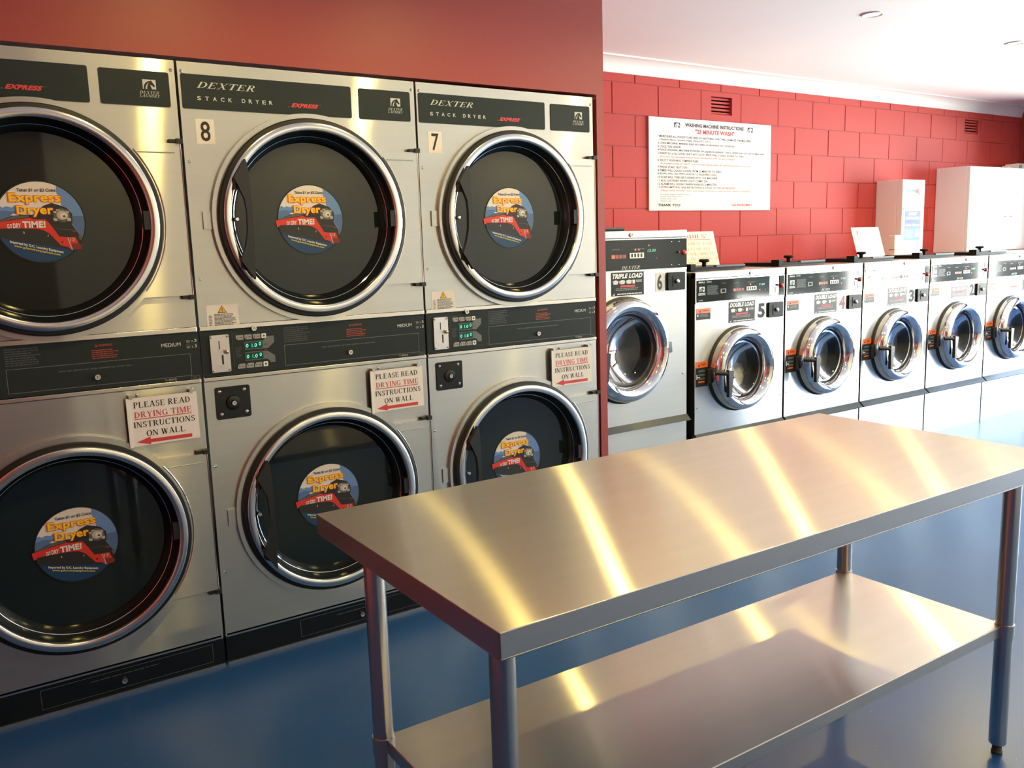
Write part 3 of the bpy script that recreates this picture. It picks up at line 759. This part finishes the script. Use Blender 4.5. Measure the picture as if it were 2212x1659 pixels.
def load_sticker(t, x0, x1, z0, z1, word, n):
    m = MB(); m.flat(rect(x0, x1, z0, z1), -.0006, 'label_black'); w, h = x1-x0, z1-z0; y = -.001
    m.text(word, x0+.04*w, x1-.04*w, z1-.26*h, z1-.05*h, y, 'white', shear=.3, bold=.05)
    for k in range(n):
        bx = x0+(.08+.26*k if n == 2 else .05+.205*k)*w; bw = .17*w
        m.flat([(bx, z1-.36*h), (bx+bw*.5, z1-.32*h), (bx+bw, z1-.36*h), (bx+bw*.85, z1-.50*h), (bx+bw*.15, z1-.50*h)], y, 'silver_print'); m.flat(rect(bx+bw*1.12, bx+bw*1.22, z1-.46*h, z1-.38*h), y, 'silver_print')
    m.flat([(x1-.36*w, z1-.34*h), (x1-.27*w, z1-.34*h), (x1-.28*w, z1-.50*h), (x1-.35*w, z1-.50*h)], y, 'white'); dashes(m, x1-.24*w, x1-.05*w, z1-.46*h, z1-.35*h, 2, 'silver_print', y, .1, 3, .6)
    m.flat(rect(x0+.28*w, x1-.27*w, z1-.635*h, z1-.555*h), y, 'red_ink')
    dashes(m, x0+.14*w, x1-.14*w, z0+.20*h, z0+.33*h, 2, 'grey_print', y, .08, 5, .6); dashes(m, x0+.18*w, x1-.06*w, z0+.05*h, z0+.10*h, 1, 'silver_print', y, 0, 6, 1)
    m.flat([(x0+.04*w, z0+.03*h), (x0+.10*w, z0+.03*h), (x0+.10*w, z0+.13*h)], y, 'silver_print')
    obj('load_label', m, t)
def orange_label(t, x0, x1, z0, z1, f, latch=False):
    m = MB(); m.flat(rect(x0, x1, z0, z1), -.0006, 'label_black'); m.flat(rect(x0, x1, z1-f*(z1-z0), z1), -.001, 'orange'); h = z1-z0; w = x1-x0
    m.flat([(x0+.2*w, z1-.8*f*h), (x0+.34*w, z1-.8*f*h), (x0+.27*w, z1-.25*f*h)], -.0014, 'ink'); m.text('WARNING', x0+.42*w, x0+.85*w, z1-.65*f*h, z1-.3*f*h, -.0014, 'ink')
    dashes(m, x0+.24*w, x0+.92*w, z0+.2*h, z1-(f+.1)*h, 3, 'grey_print', -.001, .15, 2, .5); m.flat(rect(x0+.06*w, x0+.15*w, z0+.3*h, z0+.5*h), -.001, 'silver_print')
    if latch: m.flat(rect(x0+.22*w, x0+.75*w, z0+.16*h, z0+.22*h), -.0012, 'orange'); m.flat(rect(x0+.1*w, x0+.35*w, z0+.36*h, z0+.40*h), -.0012, 'white')
    obj('warning_label', m, t)
def lock_plate(t, x0, x1, z0, z1):
    m = MB(); cx, cz = (x0+x1)/2, (z0+z1)/2
    m.prism(rrect(x0, x1, z0, z1, .006), -.012, 0, 'plate_black')
    a, b_ = .028, .020
    m.prism(rrect(cx-a, cx+a, cz-a, cz+a, .004), -.014, -.012, 'plate_black')
    m.lathe([(.0001, -.012), (.007, -.011), (.011, -.007), (.011, 0)], cx, cz, 'steel_lip', 20, -.014)
    obj('coin_box_door', m, t)
def coin_unit(t, x0, x1, z0, z1, bx, bz):
    m = MB(); m.prism(rect(x0, x1, z0, z1), -.004, .0, 'coin_plate'); w, h = x1-x0, z1-z0
    m.flat(rect(x0+.46*w, x0+.51*w, z0+.62*h, z0+.84*h), -.0045, 'ink'); m.flat(rect(x0+.54*w, x0+.66*w, z0+.20*h, z0+.46*h), -.0045, 'ink'); m.flat(rect(x0+.1*w, x0+.85*w, z0+.185*h, z0+.20*h), -.0045, 'ink')
    for x in (x0+.1*w, x1-.1*w):
        for z in (z0+.05*h, z1-.05*h): screw(m, x, z, -.004, .0035)
    m = obj('coin_slot', m, t)
    b1 = MB().lathe([(.0001, -.012), (.004, -.011), (.006, -.007), (.006, 0)], x0+.8*w, z0+.54*h, 'black_satin', 16, -.004); obj('return_button', b1, m)
    b2 = MB().lathe([(.0001, -.017), (.008, -.016), (.0125, -.010), (.0125, 0)], bx, bz, 'button_red', 20, -.001); obj('start_button', b2, t)
def control_face(m, x0, x1, z0, z1, y, triple):
    """printed legends, lamps and the white selector"""
    w, h = x1-x0, z1-z0
    X = lambda u: x0+u*w
    Z = lambda v: z0+v*h
    if not triple:
        m.text('SMALL', X(.02), X(.105), Z(.87), Z(.95), y, 'silver_print', bold=.03); dashes(m, X(.125), X(.19), Z(.88), Z(.95), 1, 'grey_print', y, 0, 2, 1)
        horse_logo(m, X(.032), X(.10), Z(.48), Z(.71), y); dashes(m, X(.02), X(.11), Z(.30), Z(.42), 2, 'silver_print', y, 0, 3, .6); m.text('T-400', X(.02), X(.075), Z(.06), Z(.12), y, 'silver_print')
        dashes(m, X(.135), X(.285), Z(.30), Z(.74), 10, 'dim_print', y, .25, 7); m.flat(circ(X(.325), Z(.40), .008, 12), y, 'dim_print'); m.flat(rrect(X(.31), X(.385), Z(.36), Z(.56), .003), y-.0002, 'grey_print'); m.flat(rrect(X(.325), X(.37), Z(.40), Z(.52), .003), y-.0004, 'panel_gloss')
        dashes(m, X(.325), X(.385), Z(.80), Z(.83), 1, 'dim_print', y, 0, 8, 1); dashes(m, X(.49), X(.555), Z(.77), Z(.80), 1, 'dim_print', y, 0, 9, 1); dashes(m, X(.68), X(.79), Z(.76), Z(.79), 1, 'dim_print', y, 0, 9, 1)
        A, B_, zl = .485, .635, .40
    else:
        A, B_, zl = .40, .545, .40
        dashes(m, X(.14), X(.22), Z(.36), Z(.62), 6, 'dim_print', y, .2, 7); dashes(m, X(.40), X(.48), Z(.68), Z(.71), 1, 'dim_print', y, 0, 9, 1); dashes(m, X(.61), X(.72), Z(.68), Z(.71), 1, 'dim_print', y, 0, 9, 1)
    for k in range(4):
        a = A+(B_-A)*k/4; m.flat(rect(X(a), X(a+(B_-A)*.21), Z(zl), Z(zl+.12)), y, 'orange_dim' if k else 'orange')
    s0 = B_+.025; s1 = s0+.14
    m.prism(rrect(X(s0), X(s1), Z(zl-.01), Z(zl+.17), .002, 2), y-.004, y, 'white')
    for k in range(4): m.flat(rect(X(s0+.012+k*.031), X(s0+.030+k*.031), Z(zl+.02), Z(zl+.14)), y-.0045, 'ink')
    m.flat(circ(X(s0+.06), Z(zl+.27), .0045, 12), y-.0004, 'led_red')
    if triple: m.flat(circ(X(s0+.095), Z(zl+.27), .0045, 12), y-.0004, 'led_red')
    m.flat(circ(X(s1+.055), Z(zl+.40 if triple else zl-.02), .004, 12), y-.0004, 'led_red')
    m.text('12.00' if triple else '7.00', X(s1+.04), X(s1+.125), Z(zl+.18), Z(zl+.28), y-.0003, 'led_dim', shear=.2, bold=.03)
    m.flat(circ(X(s1+.135), Z(zl-.03), .0035, 10), y-.0003, 'maroon')
def soap_lid(t, x0, x1, y0, y1, z):
    m = MB(); m.box(x0, x1, y0, y1, z+.004, z+.020, 'plate_black').box(x0+.008, x1-.008, y0+.006, y1, z, z+.006, 'grey_trim').box(x0+.45*(x1-x0), x1, y0-.003, y0+.02, z+.016, z+.026, 'grey_trim')
    m.box(x0-.012, x0+.026, y0-.006, y0+.05, z+.002, z+.038, 'plate_black')
    m = obj('soap_lid', m, t)
    k = MB().lathez([(.0001, .040), (.026, .040), (.030, .034), (.028, .026), (.012, .022), (.012, .0)], x0+.40*(x1-x0), y0+.07, 'plate_black', 20).xform(Matrix.Translation((0, 0, z+.020))); obj('knob', k, m)

def make_washer(label, digit):
    """double-load machine, local origin front left foot; front faces -y"""
    W = .708
    t = thing('washing_machine', label, 'washing machine', (0, WY, 0), 0, 'double-load washing machines along the block wall')
    b = MB()
    b.box(0, .02, .006, .72, .315, 1.160, 'dark_body').box(W-.02, W, .006, .72, .315, 1.160, 'dark_body').box(.02, W-.02, .50, .72, .315, 1.160, 'dark_body').box(.02, W-.02, .008, .50, .315, .335, 'dark_body')
    b.box(.02, W-.02, .02, .50, 1.0, 1.160, 'dark_body').box(0, W, .006, .72, 1.160, 1.174, 'steel_plain')
    obj('cabinet', b, t)
    f = MB(); f.plate_hole(rect(0, W, .318, 1.012), [circ(.333, .645, .160, 64)], 0, .006, 'steel_front', 'steel_plain')
    screw(f, .688, .453, 0); screw(f, .018, .46, 0)
    obj('front_panel', f, t)
    tp = MB(); tp.box(0, W, -.004, .03, 1.142, 1.177, 'steel_front'); tp = obj('top_rail', tp, t, bevel=.004)
    lk = MB(); cam_lock(lk, .425, 1.158, -.003, .011); obj('lock', lk, tp)
    c = MB(); c.prism(rect(.002, W-.002, 1.0125, 1.141), -.003, .006, 'steel_lip'); c.prism(rect(.010, .580, 1.020, 1.1345), -.005, -.003, 'panel_gloss'); c.prism(rect(.660, .702, 1.022, 1.133), -.005, -.003, 'panel_gloss')
    control_face(c, .010, .580, 1.020, 1.1345, -.0054, False); c.text('DEXTER', .312, .388, 1.027, 1.040, -.0054, 'silver_print', shear=.35, serif=True)
    c = obj('control_panel', c, t)
    coin_unit(c, .585, .655, 1.020, 1.136, .679, 1.078)
    load_sticker(t, .255, .466, .896, 1.008, 'DOUBLE LOAD', 2)
    lock_plate(t, .570, .690, .903, .988)
    orange_label(t, .010, .116, .929, .987, .42); orange_label(t, .006, .098, .573, .707, .24, True)
    washer_door(t, .333, .645, .230); washer_drum(t, .333, .645, .24)
    lb = MB(); lb.box(.078, .108, -.020, 0, .585, .665, 'black_satin'); obj('latch_box', lb, t, bevel=.003)
    tr = MB(); tr.add([(0, -.004, .318), (W, -.004, .318), (W, -.032, .290), (0, -.032, .290), (0, .02, .318), (W, .02, .318), (W, .02, .284), (0, .02, .284), (0, -.030, .286), (W, -.030, .286)], [(0, 3, 2, 1), (3, 8, 9, 2), (8, 7, 6, 9), (4, 0, 1, 5), (4, 7, 8, 3, 0), (1, 2, 9, 6, 5), (4, 5, 6, 7)], 'grey_trim'); obj('base_trim', tr, t)
    bs = MB(); bs.box(.004, W-.004, .004, .68, 0, .284, 'steel_plain'); 
    bs.box(0, W+.004, .001, .005, 0, .284, 'steel_front'); screw(bs, .688, .155, .001, .004); screw(bs, .015, .155, .001, .004); obj('base', bs, t)
    soap_lid(t, .15, .575, .17, .44, 1.176)
    return t
def washer_digit(t, d):
    m = MB(); m.text(d, .488, .548, .906, .988, -.0008, 'ink' if d != '4' else 'maroon', bold=.05); obj('number', m, t)
w5 = make_washer('steel double-load washing machine number 5 with cream laundry inside', '5')
w5.location.x = 2.625
LBL = {4: 'steel double-load washing machine number 4, second to the right of the triple-load one', 3: 'steel double-load washing machine number 3, third to the right of the triple-load one',
       2: 'steel double-load washing machine below the tall narrow soap dispenser, second from right', 1: 'steel double-load washing machine at the right picture edge, its door cut off'}
for k in (4, 3, 2, 1):
    w = copy_tree(w5); w.location.x = 2.625+.7245*(5-k); w['label'] = LBL[k]
    washer_digit(w, str(k))
washer_digit(w5, '5')

# triple-load machine beside the red post
def make_triple():
    W = .83; CX, CZ, R = .400, .816, .260
    t = thing('washing_machine', 'taller steel triple-load washing machine number 6 beside the red post', 'washing machine', (1.735, WY, 0))
    b = MB(); b.box(0, .02, .006, .76, .43, 1.375, 'dark_body').box(W-.02, W, .006, .76, .43, 1.375, 'dark_body').box(.02, W-.02, .56, .76, .43, 1.375, 'dark_body').box(.02, W-.02, .008, .56, .43, .45, 'dark_body').box(.02, W-.02, .02, .56, 1.2, 1.375, 'dark_body').box(0, W, .006, .76, 1.375, 1.39, 'steel_plain')
    obj('cabinet', b, t)
    f = MB(); f.plate_hole(rect(0, W, .442, 1.200), [circ(CX, CZ, .185, 64)], 0, .006, 'steel_front', 'steel_plain'); screw(f, .805, .66, 0); obj('front_panel', f, t)
    tp = MB(); tp.box(0, W, -.004, .03, 1.360, 1.396, 'steel_front'); tp = obj('top_rail', tp, t, bevel=.004); lk = MB(); cam_lock(lk, .45, 1.377, -.003, .011); obj('lock', lk, tp)
    c = MB(); c.prism(rect(.002, W-.002, 1.201, 1.359), -.003, .006, 'steel_lip'); c.prism(rect(.004, W-.004, 1.207, 1.353), -.005, -.003, 'panel_gloss')
    control_face(c, .06, .72, 1.207, 1.353, -.0054, True)
    c.text('DEXTER', .385, .505, 1.212, 1.228, -.0054, 'silver_print', shear=.35, serif=True); c = obj('control_panel', c, t)
    coin_unit(c, .712, .776, 1.217, 1.345, .805, 1.283)
    load_sticker(t, .322, .534, 1.085, 1.198, 'TRIPLE LOAD', 3)
    m = MB(); m.flat(rect(.612, .670, 1.092, 1.186), -.0006, 'silver_print'); m.text('6', .624, .658, 1.100, 1.180, -.001, 'ink', bold=.03); obj('number_plate', m, t)
    lock_plate(t, .690, .808, 1.095, 1.185)
    washer_door(t, CX, CZ, R); washer_drum(t, CX, CZ, .28)
    tr = MB(); tr.add([(0, -.004, .442), (W, -.004, .442), (W, -.034, .414), (0, -.034, .414), (0, .02, .442), (W, .02, .442), (W, .02, .408), (0, .02, .408)], [(0, 3, 2, 1), (3, 7, 6, 2), (4, 0, 1, 5), (4, 7, 3, 0), (1, 2, 6, 5), (4, 5, 6, 7)], 'grey_trim'); obj('base_trim', tr, t)
    bs = MB(); bs.box(.004, W-.004, .004, .72, 0, .408, 'steel_plain'); bs.box(0, W, .001, .005, 0, .408, 'steel_front'); obj('base', bs, t)
    soap_lid(t, .04, .56, .17, .46, 1.392)
    return t
make_triple()

# laundry in washer 5
bm = bmesh.new(); bmesh.ops.create_icosphere(bm, subdivisions=5, radius=1)
from mathutils import noise as mnoise
for v in bm.verts:
    p = v.co.copy(); n = mnoise.fractal(p*1.9+Vector((3, 1, 2)), 1.0, 2.0, 4); rdg = abs(mnoise.noise(p*4.5+Vector((9, 4, 1))))
    v.co = p*(1+.20*n+.22*rdg); v.co = Vector((v.co.x*.120, v.co.y*.075, v.co.z*.105))
m = MB(); bm.verts.index_update(); m.add([v.co[:] for v in bm.verts], [[v.index for v in f.verts] for f in bm.faces], 'cloth_cream', True); bm.free()
o = obj('laundry', m, sharp=180); o.location = (3.045, WY+.150, .560); tag(o, 'crumpled cream laundry behind the glass door of washing machine number 5', 'laundry')

# ------------------------------------------------------------------ folding table
TX, TY, TR, TL, TWD, TH = .7324, -1.4731, -.0128, 1.6224, .7078, .8027
tb = thing('table', 'stainless steel work table with undershelf on the blue floor', 'table', (TX, TY, 0), TR)
l, w = TL/2, TWD/2
m = MB(); m.box(-l, l, -w, w, TH-.003, TH, 'steel_top')
m2 = MB(); m2.box(-l, l, -w, -w+.003, TH-.041, TH-.0005, 'steel_plain').box(-l, l, w-.003, w, TH-.041, TH-.0005, 'steel_plain').box(-l, -l+.003, -w, w, TH-.041, TH-.0005, 'steel_plain').box(l-.003, l, -w, w, TH-.041, TH-.0005, 'steel_plain')
m2.box(-l, l, -w, -w+.022, TH-.043, TH-.040, 'steel_plain').box(-l, l, w-.022, w, TH-.043, TH-.040, 'steel_plain').box(-l, -l+.022, -w, w, TH-.043, TH-.040, 'steel_plain').box(l-.022, l, -w, w, TH-.043, TH-.040, 'steel_plain')
top = obj('tabletop', m, tb, bevel=.0015)
obj('edge_fold', m2, top, bevel=.0012)
lx = l-.0592; ly0 = -w+.0917; ly1 = w-.1456; ZS = .3528
m = MB(); m.box(-lx, lx, ly0, ly1, ZS-.003, ZS, 'steel_top')
sh = obj('shelf', m, tb, bevel=.001)
m = MB(); m.box(-lx+.012, lx-.012, ly0-.001, ly0+.003, ZS-.030, ZS-.001, 'steel_plain').box(-lx+.012, lx-.012, ly1-.003, ly1+.001, ZS-.030, ZS-.001, 'steel_plain').box(-lx-.001, -lx+.003, ly0+.012, ly1-.012, ZS-.030, ZS-.001, 'steel_plain').box(lx-.003, lx+.001, ly0+.012, ly1-.012, ZS-.030, ZS-.001, 'steel_plain')
obj('edge_fold', m, sh, bevel=.0012)
for sx in (-1, 1):
    for yy in (ly0, ly1):
        m = MB().lathez([(.0001, .028), (.0195, .028), (.021, .031), (.021, ZS-.036), (.0235, ZS-.036), (.0235, ZS+.003), (.021, ZS+.003), (.021, TH-.006)], sx*lx, yy, 'steel_leg', 40)
        lg = obj('leg', m, tb)
        m = MB().lathez([(.0001, 0), (.013, 0), (.014, .006), (.0115, .010), (.0115, .03)], sx*lx, yy, 'foot_plastic', 24); obj('foot', m, lg)

# ------------------------------------------------------------------ things on the block wall and its ledge
m = MB(); bx0, bx1, bz0, bz1 = 3.380, 4.590, 1.548, 2.157; yb = YB-.012
m.box(bx0, bx1, yb, YB-.002, bz0, bz1, 'white'); yy = yb-.0008
cs = (1400, 254); 
def bt(s, u0, v0, u1, v1, mm, **k):            # u, v: fractions across and down the board
    m.text(s, bx0+u0*(bx1-bx0), bx0+u1*(bx1-bx0), bz1-v1*(bz1-bz0), bz1-v0*(bz1-bz0), yy, mm, **k)
horse_logo(m, bx0+.19*1.21, bx0+.235*1.21, bz1-.10*.609, bz1-.045*.609, yy, 'ink', 'white', .0006); horse_logo(m, bx0+.79*1.21, bx0+.835*1.21, bz1-.10*.609, bz1-.045*.609, yy, 'ink', 'white', .0006)
bt('WASHING MACHINE INSTRUCTIONS', .275, .045, .755, .085, 'ink', bold=.035); bt('"23 MINUTE WASH"', .355, .105, .675, .155, 'red_bright', bold=.035)
LINES = [('1 MAKE SURE ALL POCKETS ARE FREE OF ANYTHING THAT WILL DAMAGE THE MACHINE', .065, .82, 'ink'), ('(Tissues, Biros, Screws, Nails, Wire ETC, ETC)', .08, .48, 'ink'), ('2 LOAD MACHINE, MAKING SURE NOTHING IS HANGING OUT OF BOWL', .065, .68, 'ink'), ('3 LOCK THE DOOR', .065, .24, 'ink'),
 ('4 PLACE WASHING MACHINE POWDER OR LIQUID IN NEAREST LARGE RESERVOIR ON TOP OF MACHINE', .065, .94, 'ink'), ('5 INSERT $1 or $2 COINS ONLY INTO SLOT. PRICE WILL COUNT DOWN TO ZERO', .065, .76, 'ink'), ('(Do not use damaged coins) (Coin mechanism will not give change)', .085, .68, 'orange'), ('6 SELECT WASHING TEMPERATURE', .065, .38, 'ink'),
 ('(If multiple loads of "HOT" are selected, please allow 30 seconds between start ups)', .085, .82, 'orange'), ('7 PRESS START BUTTON', .065, .29, 'ink'), ('8 TIMER WILL COUNT DOWN FROM 23 MINUTES TO ZERO', .065, .57, 'ink'), ('9 BOWL WILL FILL WITH WATER TO REQUIRED LEVEL', .065, .53, 'ink'), ('10 SOAP WILL THEN BE FLUSHED INTO THE MACHINE', .065, .535, 'ink'),
 ('11 ADD SOFTENER WHEN LIGHT COMES ON', .065, .455, 'ink'), ('12 ALARM WILL SOUND WHEN WASH IS COMPLETED', .065, .53, 'ink'), ('13 AFTER EMPTYING, ENSURE NOTHING IS STUCK TO THE', .065, .565, 'ink'), ('(Please think of other users and empty machine as soon as your wash is complete)', .085, .82, 'orange')]
for i, (s, u0, u1, mm) in enumerate(LINES):
    v = .188+.0365*i; bt(s, u0, v, u1, v+.024, mm, bold=.006)
bt('ENTIRE BOWL', .575, .188+.0365*15, .69, .212+.0365*15, 'red_bright', bold=.006)
for i, s in enumerate(('If water leaks hold the door', 'Press and hold start', 'Close door and', 'Please use')): bt(s, .085, .815+.024*i, .085+.0085*len(s), .830+.024*i, 'grey_print')
bt('THANK YOU', .065, .925, .235, .955, 'ink', bold=.04); bt('LAUNDROMAT', .66, .925, .84, .952, 'red_ink', bold=.03)
o = obj('instruction_board', m, bevel=0); tag(o, 'white board headed WASHING MACHINE INSTRUCTIONS on the red block wall', 'sign')

def vent(x0, x1, z0, z1, label):
    t = thing('air_vent', label, 'vent', ((x0+x1)/2, YB, (z0+z1)/2), 0, 'vents in the block wall'); w, h = (x1-x0)/2, (z1-z0)/2
    m = MB().box(-w+.0005, w-.0005, .070, .080, -h+.0005, h-.0005, 'vent_shade'); obj('opening', m, t)  # solid plate; the shade inside the vent is put into its dark colour
    pit = 2*h/5
    for k in range(5):
        zz = -h+pit*(k+.5); hh = pit*.29
        m = MB().box(-w+.0005, w-.0005, .016, .030, zz-hh, zz+hh, 'block_paint'); obj('slat', m, t, bevel=.002)
vent(*VENTS[0], 'slatted red wall vent above the washing machine instruction board')
vent(*VENTS[1], 'slatted red wall vent at far right above the white cabinet')

LZ = 1.172
def leaning(t, m, x, y, z, ang): m.xform(Matrix.Translation((x, y, z)) @ Matrix.Rotation(-ang, 4, 'X'))
# TRADIES card
m = MB(); m.prism(rect(0, .40, 0, .225), -.004, .0, 'ivory'); yy = -.0046
m.text('"TRADIES"', .02, .33, .180, .205, yy, 'red_ink', serif=True); m.flat(rect(.02, .36, .170, .173), yy, 'red_ink')
for s, x0, x1, z in (('PLEASE EMPTY YOUR', .01, .372, .135), ('POCKETS OF ALL', .04, .345, .100), ('SCREWS NAILS WIRE ETC', .02, .385, .068), ('AS THEY ARE JAMMING UP', .01, .392, .036), ('THE MACHINES', .12, .315, .008)):
    m.text(s, x0, x1, z, z+.020, yy, 'tan_ink', serif=True)
leaning(None, m, 3.232, 1.2, LZ+.008, .27)
o = obj('notice_card', m); tag(o, 'cream card headed TRADIES leaning behind the washer beside number 6', 'sign')
m = MB(); m.prism(rect(0, .345, 0, .235), -.004, 0, 'white'); m.flat([(.05, .19), (.07, .214), (.076, .208), (.062, .19), (.056, .165), (.050, .165)], -.0046, 'yellow_dim'); m.text('?', .055, .075, .165, .21, -.0046, 'grey_trim')
leaning(None, m, 5.130, 1.21, LZ+.004, .30)
o = obj('notice_card', m); tag(o, 'blank looking white card leaning to the left of the narrow soap dispenser', 'sign')
m = MB(); m.box(0, .085, 0, .05, .055, .165, 'white').box(.008, .09, .003, .05, 0, .055, 'ivory').xform(Matrix.Translation((5.62, 1.225, LZ)))
o = obj('soap_packet', m, bevel=.003); tag(o, 'small white packet standing at the foot of the soap dispenser', 'packet')

# narrow soap dispenser
t = thing('soap_dispenser', 'tall narrow white soap vending box with blue label on the ledge', 'dispenser', (5.92, 1.362, LZ))
H = .605; Wd = .315
m = MB().box(0, Wd, .05, .236, 0, H, 'dispenser_white'); obj('body', m, t, bevel=.004)
m = MB().box(0, Wd, 0, .049, 0, H, 'dispenser_white'); dr = obj('door', m, t, bevel=.004)
m = MB(); m.flat(rect(.045, .265, .12, .355), -.0006, 'cyan'); m.flat(rect(.045, .265, .22, .355), -.0010, 'label_blue'); y = -.0014
m.text('SOAP', .10, .21, .318, .345, y, 'white', bold=.05); m.text('DISPENSER', .055, .255, .285, .308, y, 'white', bold=.04); m.text('Laundry Powder', .060, .250, .262, .278, y, 'deep_blue'); m.text('Fabric Softener', .055, .255, .232, .252, y, 'white', bold=.03)
dashes(m, .06, .17, .13, .20, 4, 'white', y, .3, 4, .4); m.flat([(.18, .16), (.21, .21), (.24, .20), (.25, .15), (.20, .14)], y, 'sky_white'); obj('product_label', m, dr)
m = MB(); m.text('Express', .045, .190, .500, .535, -.0008, 'cyan', bold=.04); m.text('Soap & Drying', .045, .24, .470, .487, -.0008, 'cyan'); m.flat([(.165, .505), (.215, .545), (.245, .520), (.25, .475), (.215, .495)], -.0012, 'engine_grey'); m.flat([(.18, .505), (.212, .53), (.225, .50), (.20, .498)], -.0016, 'red_ink'); obj('logo', m, dr)
m = MB(); cam_lock(m, .02, .37, -.001, .008); obj('lock', m, dr)

# large white cabinet
t = thing('cabinet', 'large plain white cabinet standing at the right end of the ledge', 'cabinet', (6.795, 1.297, LZ))
H = .728; Wd = 1.33
m = MB().box(0, Wd, .025, .300, 0, H, 'cabinet_white'); obj('body', m, t, bevel=.003)
for x0, x1, kx in ((.002, Wd/2-.002, Wd/2-.05), (Wd/2+.002, Wd-.002, Wd/2+.05)):
    m = MB().box(x0, x1, 0, .024, .003, H-.003, 'cabinet_white'); dd = obj('door', m, t, bevel=.003)
    m = MB().lathe([(.0001, -.012), (.006, -.011), (.007, -.004), (.005, 0)], kx, .30, 'steel_plain', 14); obj('knob', m, dd)
t = thing('junction_box', 'small cream electrical box on top of the white cabinet', 'box', (7.80, 1.40, LZ+H))
m = MB().box(0, .24, 0, .12, 0, .055, 'ivory').box(-.12, 0, .03, .09, 0, .035, 'ivory'); obj('housing', m, t, bevel=.006)
m = MB()
for k in range(4): m.box(.02+.012*k, .026+.012*k, -.001, .001, .012, .042, 'grey_trim')
m.flat(circ(.215, .030, .004, 10), -.0006, 'ink'); obj('face', m, t)
pts = []
for i in range(15):
    s = i/14; pts.append((8.02+.12*s**1.6, 1.46, LZ+H+.045+.50*s))
m = MB().tube(pts, .012, 'cord_red', 10); o = obj('cord', m); tag(o, 'dark red cord rising from the cream box by the far corner', 'cord')
